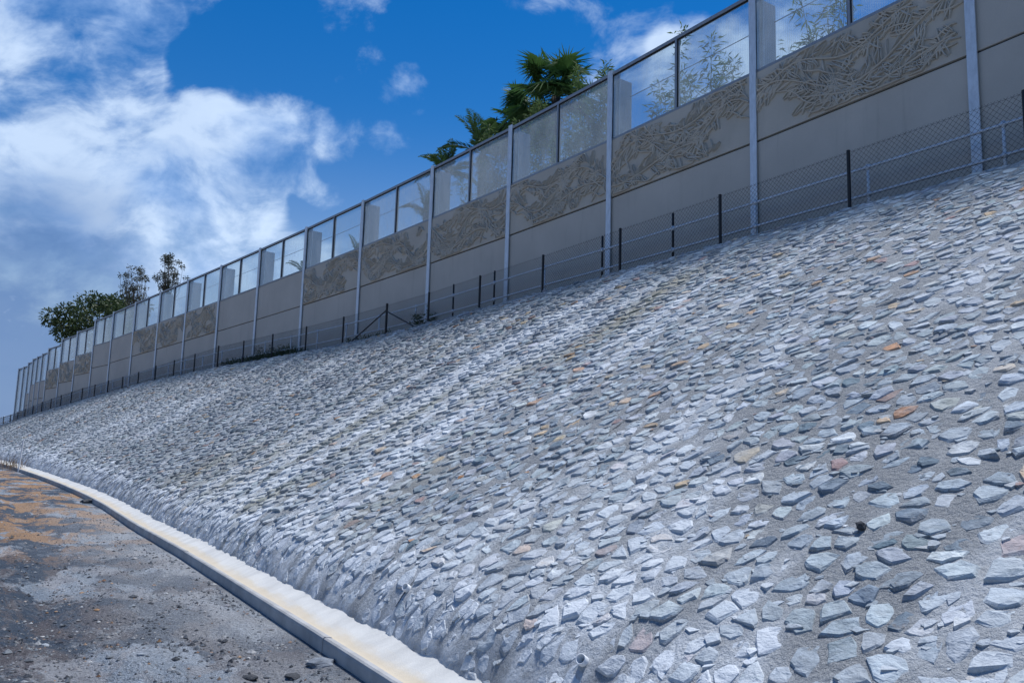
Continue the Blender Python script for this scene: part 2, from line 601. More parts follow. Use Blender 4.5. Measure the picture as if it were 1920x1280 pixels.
MT = {
    'stone': m_stone(), 'mortar': m_mortar(),
    'soil': m_soil('soil', (.09, .085, .07), (.16, .14, .11)),
    'ground': m_ground(), 'drain': m_drain(),
    'panel': m_concrete('panel_concrete', (.45, .432, .39), .09, .8, .003, .14),
    'relief': m_concrete('relief_concrete', (.45, .425, .37), .10, 1.2, .004, .06),
    'kerb': m_concrete('kerb_concrete', (.34, .345, .35), .30, 3.0, .008, .12),
    'galv': m_metal('galvanised_steel', (.58, .64, .70), .55, .35, .16),
    'alu': m_metal('grey_aluminium', (.27, .30, .335), .5, .35, .1),
    'fin': m_metal('pale_steel', (.40, .44, .48), .6, .2, .08),
    'black': m_metal('black_powder_coat', (.012, .013, .016), .5, .0, .2),
    'gasket': m_metal('black_gasket_and_seam_shade', (.01, .01, .012), .7, .0, .1),
    'wire': m_metal('black_wire', (.020, .022, .026), .6, .0, .1),
    'cable': m_metal('steel_cable', (.16, .18, .2), .5, .5, .1),
    'glass': m_glass(),
    'palm': m_leaf('palm_leaf', (0.034, 0.085, 0.031), (0.102, 0.187, 0.058)),
    'fanpalm': m_leaf('fan_palm_leaf', (0.027, 0.082, 0.027), (0.111, 0.221, 0.061)),
    'deadpalm': m_leaf('dead_palm_leaf', (.10, .075, .05), (.19, .15, .10), trans=.2),
    'bamboo': m_leaf('bamboo_leaf', (.050, .100, .034), (.140, .195, .070), 2.0, .45),
    'tree': m_leaf('dense_tree_leaf', (0.019, 0.043, 0.018), (0.074, 0.108, 0.035), .7, .25),
    'gum': m_leaf('gum_leaf', (0.041, 0.054, 0.041), (0.088, 0.101, 0.068), 1.5, .2),
    'weed': m_leaf('weed_leaf', (0.034, 0.061, 0.024), (0.095, 0.128, 0.047), 4.0, .3),
    'straw': m_leaf('dry_grass', (.17, .115, .07), (.30, .22, .14), 6.0, .3),
    'bark': m_bark('bark', (.05, .042, .035), (.14, .12, .10)),
    'culm': m_bark('bamboo_culm', (.10, .12, .04), (.18, .19, .07)),
    'pvc': m_metal('white_plastic', (.72, .74, .76), .4, .0, .08),
    'clod': m_soil('dark_clod', (.07, .075, .085), (.13, .135, .145), 9.0),
    'joint': m_soil('joint_filler', (.10, .11, .12), (.18, .19, .205), 9.0),
}

# ------------------------------------------------------------------ embankment surface (s, q): q runs down the slope
_ts = np.arange(-30, 100.01, .5)
_dq = .05
_NQ = 260
_to = np.zeros((len(_ts), _NQ))
_tz = np.zeros((len(_ts), _NQ))
_qm = np.zeros(len(_ts))
for i, s in enumerate(_ts):
    c, f = float(zc(s)), float(zf(s))
    ol = 1.2 + RATIO * max(c - f - LIP, .1)
    P = np.array([(.80, c - .34), (.90, c - .15), (1.02, c - .02), (1.2, c + .01), (1.45, c - .25 / RATIO),
                  (ol - .30, f + LIP + .30 / RATIO), (ol - .12, f + LIP + .05), (ol - .02, f + LIP - .06),
                  (ol + .07, f + LIP - .20), (ol + .12, f + .05), (ol + .15, f - .02), (ol + .16, f - .2)])
    L = np.concatenate([[0], np.cumsum(np.hypot(*np.diff(P, axis=0).T))])
    q = np.arange(_NQ) * _dq
    _to[i] = np.interp(q, L, P[:, 0])
    _tz[i] = np.interp(q, L, P[:, 1])
    _qm[i] = L[-2]                 # q at the foot


def qfoot(s):
    return np.interp(s, _ts, _qm)


def OZ(s, q):
    fs = np.clip((np.asarray(s, float) + 30) / .5, 0, len(_ts) - 1.001)
    fq = np.clip(np.asarray(q, float) / _dq, 0, _NQ - 1.001)
    i, j = fs.astype(int), fq.astype(int)
    a, b = fs - i, fq - j

    def tb(t):
        return (t[i, j] * (1 - a) * (1 - b) + t[i + 1, j] * a * (1 - b) + t[i, j + 1] * (1 - a) * b + t[i + 1, j + 1] * a * b)
    return tb(_to), tb(_tz)


def surf(s, q, h=0.0):
    """point on the slope raised by h along the normal"""
    s = np.asarray(s, float)
    q = np.asarray(q, float)
    o, z = OZ(s, q)
    o1, z1 = OZ(s, q - .06)
    o2, z2 = OZ(s, q + .06)
    do, dz = o2 - o1, z2 - z1
    ln = np.hypot(do, dz) + 1e-9
    return W(s, o - dz / ln * h, z + do / ln * h)


def vnoise(x, y, sc, seed=0.0, octv=3):
    """cheap vectorised value noise, 0..1"""
    x = np.asarray(x, float) * sc + seed * 13.7
    y = np.asarray(y, float) * sc + seed * 7.1
    tot, amp, nrm = 0, 1.0, 0.0
    for k in range(octv):
        xi, yi = np.floor(x), np.floor(y)
        fx, fy = x - xi, y - yi
        fx, fy = fx * fx * (3 - 2 * fx), fy * fy * (3 - 2 * fy)

        def hh(a, b):
            t = np.sin(a * 127.1 + b * 311.7 + seed * 74.7) * 43758.5453
            return t - np.floor(t)
        v = (hh(xi, yi) * (1 - fx) * (1 - fy) + hh(xi + 1, yi) * fx * (1 - fy)
             + hh(xi, yi + 1) * (1 - fx) * fy + hh(xi + 1, yi + 1) * fx * fy)
        tot = tot + v * amp
        nrm += amp
        amp *= .5
        x, y = x * 2.03 + 5.2, y * 2.03 + 1.3
    return tot / nrm


def sstep(x, a, b):
    t = np.clip((x - a) / (b - a), 0, 1)
    return t * t * (3 - 2 * t)


def lime_at(s, q):
    """lime washed out of the mortar, in runs down the slope"""
    qf = qfoot(s)
    runs = vnoise(s * 1.0, q * .10, 1.7, 3.0, 4)
    m = sstep(runs, .54, .74) * (.78 - .40 * sstep(s, 5, 14))
    # the broad runs
    qa = q
    q = q - .55
    for s0, w, q0, q1, a in ((4.75, .38, 2.3, 7.0, .8), (3.4, .45, 5.6, 10.0, .95), (1.75, .16, 3.2, 6.0, .8),
                             (.9, .30, 2.6, 4.6, .6), (22.4, 1.0, 2.6, 5.8, .65), (25.6, .9, 3.0, 6.0, .6), (27.6, .8, 4.0, 7.0, .6),
                             (30.7, .9, 4.4, 7.2, .6), (-1.6, .35, 6.8, 9.6, .6), (-2.3, .25, 7.3, 10.2, .7), (-.6, .5, 7.6, 9.8, .6),
                             (12.2, .5, 3.0, 6.5, .4), (16.3, .5, 1.0, 5.0, .4), (38, 1.2, 2, 6, .4), (-4.2, .8, 4.2, 6.3, .45), (-2.6, .6, 2.4, 4.8, .4)):
        wob = (vnoise(q, s0, .8, s0, 2) - .5) * w * 1.6
        m = np.maximum(m, a * np.exp(-((s - s0 - wob) / w) ** 2) * sstep(q, q0 - .5, q0 + .5) * sstep(q, q1 + .7, q1 - .5)
                       * (.25 + 1.0 * sstep(vnoise(s, q * .07, 8.0, 5.0, 3), .30, .68)))
    q = qa
    d = qf - q
    fing = .28 + .85 * vnoise(s, 0 * q, 3.1, 9.0, 3) ** 2 * 1.3
    m = np.maximum(m, sstep(d, fing + .35, fing - .15) * 1.0 * (.15 + .85 * sstep(vnoise(s, q * .06, 7.0, 2.0, 3), .28, .58)))
    return np.clip(m, 0, 1)


def olive_at(s, q):
    m = 0 * s
    q = q - .55
    for s0, w, q0, q1, a in ((3.3, .35, 1.4, 4.6, .9), (4.2, .35, 4.2, 5.8, .8), (5.6, .8, 5.0, 7.0, .8), (7.4, 1.0, 5.4, 7.6, .7), (8.6, 1.2, 6.2, 8.8, .7),
                             (6.2, .9, 7.8, 10.2, .9), (2.2, .4, 7.0, 9, .45), (11.0, 1.5, 6.5, 9, .55), (9.5, 1.2, 2.0, 5.0, .35)):
        wob = (vnoise(q, s0, .7, s0 + 2, 2) - .5) * w
        m = np.maximum(m, a * np.exp(-((s - s0 - wob) / w) ** 2) * sstep(q, q0 - .6, q0 + .6) * sstep(q, q1 + .7, q1 - .6))
    return m * (.35 + .8 * vnoise(s * 2, q * .6, 1.6, 8.0, 3))


JS0, JS1 = -.62, -.24      # the expansion joint leans a little


def joint_s(q):
    return JS0 + (JS1 - JS0) * np.clip(np.asarray(q) / 6.0, 0, 1)


def mortar_h(s, q):
    return ((vnoise(s, q, 3.0, 1.0, 4) - .5) * .05 + (vnoise(s, q, 9.0, 4.0, 3) - .5) * .030) * sstep(q, .1, .4)


# mortar bed
def build_embankment():
    ss = np.concatenate([np.arange(-24, -9, .25), np.arange(-9, 6, .07), np.arange(6, 20, .14), np.arange(20, 99, .3)])
    qn = 130
    t = np.linspace(0, 1, qn)
    S = np.repeat(ss[:, None], qn, 1)
    Q = t[None] * (qfoot(ss)[:, None] + .15)
    P = surf(S.ravel(), Q.ravel(), mortar_h(S.ravel(), Q.ravel()))
    idx = np.arange(len(ss) * qn).reshape(len(ss), qn)
    f = np.stack([idx[:-1, :-1], idx[:-1, 1:], idx[1:, 1:], idx[1:, :-1]], -1).reshape(-1, 4)
    o = mesh_obj('embankment', P, f[:, ::-1], MT['mortar'], smooth=True,
                 attrs={'lime': lime_at(S.ravel(), Q.ravel()), 'olive': olive_at(S.ravel(), Q.ravel())})
    tag(o, 'long curving stone-pitched embankment slope set in grey mortar', 'embankment', kind='structure')
    return o


EMB = build_embankment()


def build_stones():
    SP = .172
    s_a = np.arange(-16, 78, SP)
    nq = 74
    I, J = np.meshgrid(np.arange(len(s_a)), np.arange(nq), indexing='ij')
    cs = s_a[I] + (J % 2) * SP * .5 + rng.uniform(-.46, .46, I.shape) * SP
    cq = .36 + J * SP * .87 + rng.uniform(-.44, .44, I.shape) * SP
    gone = rng.random(I.shape) < .09
    cs = np.where(gone, 500.0 + I, cs)
    # neighbours in a 5 x 5 window
    MV = 8
    N = I.size
    ang = (np.arange(MV)[None] + rng.uniform(-.36, .36, (N, MV))) * 2 * np.pi / MV + rng.uniform(0, 6.28, (N, 1))
    us, uq = np.cos(ang), np.sin(ang)
    r = np.full((N, MV), .21)
    pcs = np.pad(cs, 2, constant_values=1e3)
    pcq = np.pad(cq, 2, constant_values=1e3)
    for a in range(-2, 3):
        for b in range(-2, 3):
            if a == 0 and b == 0:
                continue
            vs = (pcs[2 + a:2 + a + cs.shape[0], 2 + b:2 + b + cs.shape[1]] - cs).ravel()[:, None]
            vq = (pcq[2 + a:2 + a + cs.shape[0], 2 + b:2 + b + cs.shape[1]] - cq).ravel()[:, None]
            dt = us * vs + uq * vq
            d2 = vs * vs + vq * vq
            rr = np.where(dt > 1e-4, d2 / (2 * np.maximum(dt, 1e-4)), 9)
            r = np.minimum(r, rr)
    cs, cq = cs.ravel(), cq.ravel()
    gap = rng.uniform(.0, .009, (N, 1))
    r = np.maximum(r - gap, .02)
    # every stone its own long axis
    th = rng.uniform(0, np.pi, (N, 1))
    a_ = rng.uniform(.11, .24, (N, 1))
    b_ = a_ * rng.uniform(.62, 1.0, (N, 1))
    el = 1 / np.sqrt((np.cos(ang - th) / a_) ** 2 + (np.sin(ang - th) / b_) ** 2)
    r = np.minimum(r, el) * rng.uniform(.86, 1.0, (N, MV))
    r = np.maximum(r, .022)
    qf = qfoot(cs)
    keep = (cs < 400) & (cq < qf - .03) & (rng.random(N) > .02) & (np.abs(cs - joint_s(cq)) > .02)
    keep &= ~((cq > qf - .30) & (rng.random(N) < .25))
    cs, cq, ang, r, qf = cs[keep], cq[keep], ang[keep], r[keep], qf[keep]
    N = len(cs)
    ds, dq = np.cos(ang) * r, np.sin(ang) * r
    thick = rng.uniform(-.002, .008, (N, 1))
    tq = rng.uniform(.0, .14, (N, 1)) + (rng.uniform(.05, .24, (N, 1)) * sstep(cs, -1.5, 7.0)[:, None])
    tq = np.where(rng.random((N, 1)) < .12, tq * -.4, tq)
    ts_ = rng.normal(0, .07, (N, 1))
    hh = np.maximum(thick + tq * (dq + .03) + ts_ * ds, -.004)
    hh = hh + rng.uniform(-.004, .004, hh.shape)
    # near the foot the stones are smeared over with mortar
    ft = sstep(qf - cq, .1, .6)[:, None]
    hh = hh * (.30 + .70 * ft)
    # rings: base, edge, shoulder, core, centre
    def ring(k, h):
        return (cs[:, None] + ds * k, cq[:, None] + dq * k, h)
    kj = rng.uniform(.78, .93, (N, MV))
    kc = rng.uniform(.36, .58, (N, MV))
    R0 = ring(1.10, np.full((N, MV), -.035))
    R1 = ring(1.0, hh - rng.uniform(.005, .014, hh.shape))
    # shoulder and core follow the tilted cleavage plane with a little breakage
    def plane(k):
        return np.maximum(thick + tq * (dq * k + .03) + ts_ * ds * k, -.004) * (.30 + .70 * ft)
    R2 = ring(kj, plane(kj) + rng.normal(0, .0020, hh.shape) + .002)
    R3 = ring(kc, plane(kc) + rng.normal(0, .0024, hh.shape) + .003)
    Rc = (cs, cq, (thick[:, 0] + tq[:, 0] * .03) * (.30 + .70 * ft[:, 0]) + rng.normal(0, .0024, N) + .003)
    Ss = np.concatenate([R0[0], R1[0], R2[0], R3[0], Rc[0][:, None]], 1)
    Qs = np.concatenate([R0[1], R1[1], R2[1], R3[1], Rc[1][:, None]], 1)
    Hs = np.concatenate([R0[2], R1[2], R2[2], R3[2], Rc[2][:, None]], 1)
    nv = Ss.shape[1]
    Hs = Hs + (.35 * mortar_h(cs, cq)[:, None] + .65 * mortar_h(Ss.ravel(), Qs.ravel()).reshape(Ss.shape))
    P = surf(Ss.ravel(), Qs.ravel(), Hs.ravel()).reshape(N, nv, 3)
    # colour of each stone
    kinds = [((.328, .378, .418), .57), ((.396, .44, .476), .20), ((.46, .487, .505), .06), ((.155, .202, .245), .10), ((.42, .335, .24), .028),
             ((.42, .245, .145), .009), ((.32, .235, .22), .014), ((.36, .37, .35), .02)]
    pick = rng.choice(len(kinds), N, p=np.array([k[1] for k in kinds]) / sum(k[1] for k in kinds))
    tint = np.array([k[0] for k in kinds])[pick] * rng.uniform(.80, 1.16, (N, 1)) * (1 + rng.normal(0, .018, (N, 3)))
    ov = olive_at(cs, cq)[:, None]
    tint = tint * (1 - .7 * ov) + np.array([.33, .295, .165]) * .7 * ov * rng.uniform(.7, 1.25, (N, 1))
    tint = tint * (1 - .26 * sstep(cs, 1.0, 12.0))[:, None] * 1.0  # shade painted into the stone colour, deeper towards the far end
    lime = lime_at(cs, cq)
    far_shade = sstep(cs, 1.0, 10.0)  # thins the pale dust along the slope, part of the painted shade
    seed = rng.random(N)
    sm = rng.uniform(.0, 1.0, N) ** 1.5 * .75 + .55 * (1 - ft[:, 0])          # how far the mortar was smeared over it
    smear = np.clip(np.concatenate([np.full((N, MV), 1.0), np.full((N, MV), .75), np.full((N, MV), .30), np.zeros((N, MV + 1))], 1) * (.35 + sm[:, None]) + .45 * (sm[:, None] - .35), 0, 1)
    # faces
    def band(a, b):
        k = np.arange(MV)
        return np.stack([a * MV + k, a * MV + (k + 1) % MV, b * MV + (k + 1) % MV, b * MV + k], -1)
    quads = np.concatenate([band(0, 1), band(1, 2), band(2, 3)])
    k = np.arange(MV)
    tris = np.stack([3 * MV + k, 3 * MV + (k + 1) % MV, np.full(MV, 4 * MV)], -1)
    # the slope frame (s, q, normal) is left-handed or right-handed? test once and flip if needed
    c0 = P[N // 2]
    nrm = np.cross(c0[3 * MV + 1] - c0[3 * MV], c0[4 * MV] - c0[3 * MV])
    flip = nrm[2] < 0
    if flip:
        quads, tris = quads[:, ::-1], tris[:, ::-1]
    # size on the picture
    ctr = P[:, -1]
    px, py, dep = project(ctr)
    ex, ey, _ = project(P[:, MV:2 * MV].reshape(-1, 3))
    ex, ey = ex.reshape(N, MV), ey.reshape(N, MV)
    area = .5 * np.abs((ex * np.roll(ey, -1, 1) - ey * np.roll(ex, -1, 1)).sum(1))
    area = np.where((dep > 0) & (px > 5) & (px < 1915) & (py > 5) & (py < 1275), area, 0)
    order = np.argsort(-area)
    big = order[:300]
    isbig = np.zeros(N, bool)
    isbig[big] = True
    fl = [tuple(x) for x in quads.tolist()] + [tuple(x) for x in tris.tolist()]
    for i in big:
        mesh_obj('stone', P[i], fl, MT['stone'], EMB, False, origin=ctr[i],
                 attrs={'tint': np.repeat(tint[i][None], nv, 0), 'lime': np.full(nv, lime[i]), 'seed': np.full(nv, seed[i]), 'far_shade': np.full(nv, far_shade[i]), 'smear': smear[i]})
    rest = np.where(~isbig)[0]
    far = cs[rest] > 12
    nr, fr_ = rest[~far], rest[far]
    b0 = (np.arange(len(nr)) * nv)[:, None, None]
    # far stones: base, edge and shoulder rings and the centre only
    sel = np.concatenate([np.arange(3 * MV), [4 * MV]])
    nv2 = len(sel)
    b1 = (np.arange(len(fr_)) * nv2)[:, None, None] + len(nr) * nv
    q2 = quads[:2 * MV]
    t2 = np.where(tris == 4 * MV, 3 * MV, tris - MV)
    faces = ((quads[None] + b0).reshape(-1, 4).tolist() + (tris[None] + b0).reshape(-1, 3).tolist()
             + (q2[None] + b1).reshape(-1, 4).tolist() + (t2[None] + b1).reshape(-1, 3).tolist())
    V = np.concatenate([P[nr].reshape(-1, 3), P[fr_][:, sel].reshape(-1, 3)])

    def both(a):
        return np.concatenate([np.repeat(a[nr], nv, 0), np.repeat(a[fr_], nv2, 0)])
    o = mesh_obj('stone_facing', V, faces, MT['stone'], EMB, False,
                 attrs={'tint': both(tint), 'lime': both(lime), 'seed': both(seed), 'far_shade': both(far_shade),
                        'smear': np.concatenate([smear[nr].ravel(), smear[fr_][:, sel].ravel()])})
    tag(o, kind='stuff')
    # small chips bedded between the big stones
    n = 11500
    k_s = rng.random(n) ** 1.25 * 34 - 11
    k_q = rng.uniform(.35, 1.0, n) * 0 + rng.random(n) * (qfoot(k_s) - .45) + .35
    k_r = rng.uniform(.014, .048, n)
    k_a = (np.arange(5)[None] + rng.uniform(-.35, .35, (n, 5))) * 2 * np.pi / 5 + rng.uniform(0, 6.28, (n, 1))
    k_l = k_r[:, None] * rng.uniform(.7, 1.25, (n, 5)) * (1 + .45 * np.cos(k_a * 2 + rng.uniform(0, 6.28, (n, 1))) * .5)
    S5, Q5 = k_s[:, None] + np.cos(k_a) * k_l, k_q[:, None] + np.sin(k_a) * k_l
    hm = mortar_h(k_s, k_q)[:, None]
    H5 = hm + rng.uniform(-.001, .008, (n, 1)) + rng.uniform(-.003, .003, (n, 5)) + (Q5 - k_q[:, None]) * rng.uniform(0, .35, (n, 1))
    SS = np.concatenate([k_s[:, None] + (S5 - k_s[:, None]) * 1.15, S5, k_s[:, None]], 1)
    QQ = np.concatenate([k_q[:, None] + (Q5 - k_q[:, None]) * 1.15, Q5, k_q[:, None]], 1)
    HH = np.concatenate([np.repeat(hm - .02, 5, 1), H5, H5.mean(1, keepdims=True) + .002], 1)
    PP = surf(SS.ravel(), QQ.ravel(), HH.ravel())
    kk = np.arange(5)
    f4 = np.stack([kk, (kk + 1) % 5, 5 + (kk + 1) % 5, 5 + kk], -1)
    f3 = np.stack([5 + kk, 5 + (kk + 1) % 5, np.full(5, 10)], -1)
    if flip:
        f4, f3 = f4[:, ::-1], f3[:, ::-1]
    bs = (np.arange(n) * 11)[:, None, None]
    tc = np.array([k[0] for k in kinds])[rng.choice(len(kinds), n, p=np.array([k[1] for k in kinds]) / sum(k[1] for k in kinds))] * rng.uniform(.75, 1.15, (n, 1))
    o = mesh_obj('stone_chips', PP, (f4[None] + bs).reshape(-1, 4).tolist() + (f3[None] + bs).reshape(-1, 3).tolist(), MT['stone'], EMB, False,
                 attrs={'tint': np.repeat(tc, 11, 0), 'lime': np.repeat(lime_at(k_s, k_q), 11), 'seed': np.repeat(rng.random(n) * .8, 11),
                        'far_shade': np.zeros(n * 11), 'smear': np.tile(np.r_[np.full(5, 1.0), np.full(5, .45), .15], n)})
    tag(o, kind='stuff')
    # expansion joint down the slope
    q = np.arange(.3, float(qfoot(-.3)) - .2, .12)
    mb = MB()
    js = joint_s(q) + (vnoise(q, 0 * q, 1.5, 2.0, 3) - .5) * .05
    a, b, c, d = surf(js - .007, q, .006), surf(js + .007, q, .006), surf(js + .02, q, -.03), surf(js - .02, q, -.03)
    for i in range(len(q) - 1):
        mb.add([a[i], b[i], b[i + 1], a[i + 1]], [(0, 1, 2, 3)])
    mb.build('expansion_joint', MT['joint'], EMB)
    return N


build_stones()


# verge between wall and crest, and the bank top behind the wall
def strip(name, s_arr, prof, mat, label, amp=0.0):
    S, Q = np.meshgrid(s_arr, np.arange(len(prof)), indexing='ij')
    o = np.array([p[0] for p in prof])[Q]
    dz = np.array([p[1] for p in prof])[Q]
    z = zc(S) + dz + (vnoise(S, o, 2.5, 6.0, 3) - .5) * amp
    P = W(S.ravel(), o.ravel(), z.ravel())
    idx = np.arange(S.size).reshape(S.shape)
    f = np.stack([idx[:-1, :-1], idx[:-1, 1:], idx[1:, 1:], idx[1:, :-1]], -1).reshape(-1, 4)
    ob = mesh_obj(name, P, f[:, ::-1], mat, smooth=True)
    return tag(ob, label, name.replace('_', ' '), kind='structure')


strip('verge', np.arange(-24, 99, .4), [(-.30, -.30), (0, -.30), (.2, -.30), (.4, -.28), (.6, -.26), (.8, -.25), (.95, -.3)], MT['soil'],
      'narrow soil verge between the noise wall and the slope crest', .06)
strip('embankment_top', np.concatenate([np.arange(-40, 140, 2.0)]), [(-70, -.35), (-30, -.33), (-12, -.33), (-6, -.32), (-2, -.31), (-.31, -.31)], MT['soil'],
      'level top of the embankment behind the noise wall', .1)


# ------------------------------------------------------------------ ground
def build_ground():
    rr = np.concatenate([[.3], np.geomspace(1.0, 4.0, 12), np.geomspace(4.2, 60, 240), np.geomspace(63, 2500, 36)])
    fine = np.radians(np.arange(86, 136, .22))
    coarse = np.radians(np.concatenate([np.arange(136, 360 + 86, 6.0)]))
    aa = np.concatenate([fine, coarse])
    na = len(aa)
    X = rr[:, None] * np.cos(aa)[None]
    Y = rr[:, None] * np.sin(aa)[None]
    s, o = SO_many(X.ravel(), Y.ravel())
    sc_ = np.clip(s, -30, 90)
    fo = foot_o(sc_)
    z = zf(sc_) - .150
    d = o - (fo + .41)
    near = np.exp(-(np.hypot(X, Y).ravel() / 45) ** 2)
    lump = (vnoise(s, o, .55, 1.0, 3) - .5) * .16 + (vnoise(s, o, 2.4, 2.0, 3) - .5) * .09 + (vnoise(s, o, 8.0, 3.0, 3) - .5) * .065
    # wheel ruts along the drain
    for c, dep in ((1.5, .05), (3.1, .05), (4.3, .035)):
        w = c + (vnoise(s, 0 * s, .25, c, 2) - .5) * .9
        lump = lump - dep * np.exp(-((d - w) / .22) ** 2) + dep * .6 * np.exp(-((d - w - .4) / .16) ** 2)
    z = z + lump * near * sstep(d, .0, .5)
    z = z - sstep(d, -.1, -.5) * .5
    z = z * np.clip(1 - (np.hypot(X, Y).ravel() - 120) / 400, 0, 1) - .25 * sstep(np.hypot(X, Y).ravel(), 90, 500)
    P = np.stack([X.ravel(), Y.ravel(), z], -1)
    idx = np.arange(len(rr) * na).reshape(len(rr), na)
    nx = np.roll(idx, -1, 1)
    f = np.stack([idx[:-1], idx[1:], nx[1:], nx[:-1]], -1).reshape(-1, 4)
    cap = [tuple(int(i) for i in idx[0])]
    orange = np.clip(.20 + sstep(s, 5.0, 10.0) * .80 + .10 * sstep(d, 3.5, 6), 0, 1)
    dust = np.clip(sstep(d, 1.9, .1) * .95 * (vnoise(s, o, 1.1, 4.0, 4) * 1.2) * sstep(s, 18, 8), 0, 1)
    so = np.stack([s, o, 0 * s], -1)
    ob = mesh_obj('ground', P, f.tolist() + cap, MT['ground'], smooth=True, attrs={'so': so, 'orange': orange, 'dust': dust})
    tag(ob, 'rough gravel and dirt ground beside the drain', 'ground', kind='structure')

    # loose gravel and crumbs
    N = 24000
    t = rng.random(N) ** 1.0
    rad = 5.0 * (38 / 5.0) ** t
    an = np.radians(rng.uniform(92, 124, N))
    gx, gy = rad * np.cos(an), rad * np.sin(an)
    gs, go = SO_many(gx, gy)
    gd = go - (foot_o(np.clip(gs, -30, 90)) + .43)
    clus = vnoise(gs, go, .9, 11.0, 3)
    ok = (gd > .03) & (rng.random(N) < .30 + 1.1 * sstep(clus, .42, .65))
    gx, gy, gs, go, gd = gx[ok], gy[ok], gs[ok], go[ok], gd[ok]
    n = len(gx)
    # bilinear height from the polar sheet
    fr = np.interp(np.hypot(gx, gy), rr, np.arange(len(rr)))
    fa = (np.arctan2(gy, gx) - fine[0]) / math.radians(.22)
    i, j = fr.astype(int), np.clip(fa.astype(int), 0, len(fine) - 2)
    zz = z.reshape(len(rr), na)
    a, b = fr - i, fa - j
    gz = zz[i, j] * (1 - a) * (1 - b) + zz[i + 1, j] * a * (1 - b) + zz[i, j + 1] * (1 - a) * b + zz[i + 1, j + 1] * a * b
    size = np.minimum(rng.lognormal(math.log(.0105), .45, n), .034)
    octa = np.array([(1, 0, 0), (.3, .95, 0), (-.8, .6, 0), (-.8, -.55, 0), (.35, -.9, 0), (0, 0, .8), (0, 0, -.6)])
    tri = np.array([(0, 1, 5), (1, 2, 5), (2, 3, 5), (3, 4, 5), (4, 0, 5), (1, 0, 6), (2, 1, 6), (3, 2, 6), (4, 3, 6), (0, 4, 6)])
    V = octa[None] * rng.uniform(.6, 1.3, (n, 7, 1)) * size[:, None, None]
    ca, sa = np.cos(rng.uniform(0, 6.28, n)), np.sin(rng.uniform(0, 6.28, n))
    V = np.stack([V[..., 0] * ca[:, None] - V[..., 1] * sa[:, None], V[..., 0] * sa[:, None] + V[..., 1] * ca[:, None], V[..., 2] * rng.uniform(.7, 1.1, (n, 1))], -1)
    V += np.stack([gx, gy, gz + size * .15], -1)[:, None]
    F = tri[None] + (np.arange(n) * 7)[:, None, None]
    pal = np.array([(.10, .11, .125), (.05, .055, .065), (.20, .20, .21), (.34, .34, .34), (.27, .17, .10), (.20, .12, .08)])
    pc = pal[rng.choice(6, n, p=[.36, .34, .16, .08, .04, .02])] * rng.uniform(.7, 1.2, (n, 1))
    g = mesh_obj('loose_gravel', V.reshape(-1, 3), F.reshape(-1, 3), MT['stone'],
                 attrs={'tint': np.repeat(pc, 7, 0), 'lime': np.zeros(n * 7), 'seed': np.repeat(rng.random(n) * .7, 7)})
    tag(g, 'loose gravel and dark crumbs scattered on the dirt', 'gravel', kind='stuff')

    def height(x, y):
        fr = float(np.interp(math.hypot(x, y), rr, np.arange(len(rr))))
        fa = (math.atan2(y, x) - fine[0]) / math.radians(.22)
        i, j = int(fr), int(max(0, min(fa, len(fine) - 2)))
        a, b = fr - i, fa - j
        return float(zz[i, j] * (1 - a) * (1 - b) + zz[i + 1, j] * a * (1 - b) + zz[i, j + 1] * (1 - a) * b + zz[i + 1, j + 1] * a * b)
    return height


GH = build_ground()


# ------------------------------------------------------------------ drain channel with kerb
def build_drain():
    root = empty('drain_channel', [float(x) for x in W(0., foot_o(0.), float(zf(0.)))],
                 'white limed concrete drain with a grey kerb at the slope foot', 'drain')
    ss = np.concatenate([np.arange(-24, 20, .1), np.arange(20, 99, .5)])
    prof = [(-.06, .02), (.0, -.005), (.10, -.03), (.22, -.062), (.33, -.085), (.40, -.092), (.44, -.078), (.455, -.066), (.52, -.062)]
    S = np.repeat(ss[:, None], len(prof), 1)
    O = np.repeat(np.array([p[0] for p in prof])[None], len(ss), 0)
    CW = .70
    Z = np.repeat(np.array([p[1] for p in prof])[None], len(ss), 0)
    wob = (vnoise(S, O * 3, 1.2, 2.0, 3) - .5) * .012
    P = W(S.ravel(), (foot_o(S) + O * CW).ravel(), (zf(S) + Z + wob * (O < .43)).ravel())
    idx = np.arange(S.size).reshape(S.shape)
    f = np.stack([idx[:-1, :-1], idx[:-1, 1:], idx[1:, 1:], idx[1:, :-1]], -1).reshape(-1, 4)
    mesh_obj('channel_lining', P, f[:, ::-1], MT['drain'], root, True,
             attrs={'so': np.stack([S.ravel(), O.ravel(), 0 * O.ravel()], -1)})
    # kerb cast in lengths
    k0 = -24.0
    while k0 < 96:
        ln = 3.0
        sk = np.linspace(k0 + .003, k0 + ln - .003, 13 if k0 < 25 else 5)
        dz_, do_ = random.uniform(-.004, .004), random.uniform(-.003, .003)
        kp = [(.450, -.30), (.450, -.060), (.462, -.046), (.535, -.036), (.555, -.046), (.562, -.065), (.572, -.36)]
        n = len(kp)
        vs = []
        for s in sk:
            jig = (float(vnoise(np.array(s), np.array(0.), 1.3, 3.0, 3)) - .5) * .018
            for (a, b) in kp:
                vs.append(W(s, foot_o(s) + a * CW + ((jig + do_) if a > .5 else 0), float(zf(s)) + b + (jig * .3 + dz_) * (b > -.2)))
        fs = []
        for i in range(len(sk) - 1):
            for j in range(n - 1):
                fs.append((i * n + j, (i + 1) * n + j, (i + 1) * n + j + 1, i * n + j + 1))
        fs.append(tuple(range(n)))
        fs.append(tuple((len(sk) - 1) * n + j for j in range(n))[::-1])
        c = W(k0 + 1.5, foot_o(k0 + 1.5) + .36, float(zf(k0 + 1.5)) - .1)
        mesh_obj('kerb_length', vs, fs, MT['kerb'], root, False, origin=c)
        k0 += ln


build_drain()

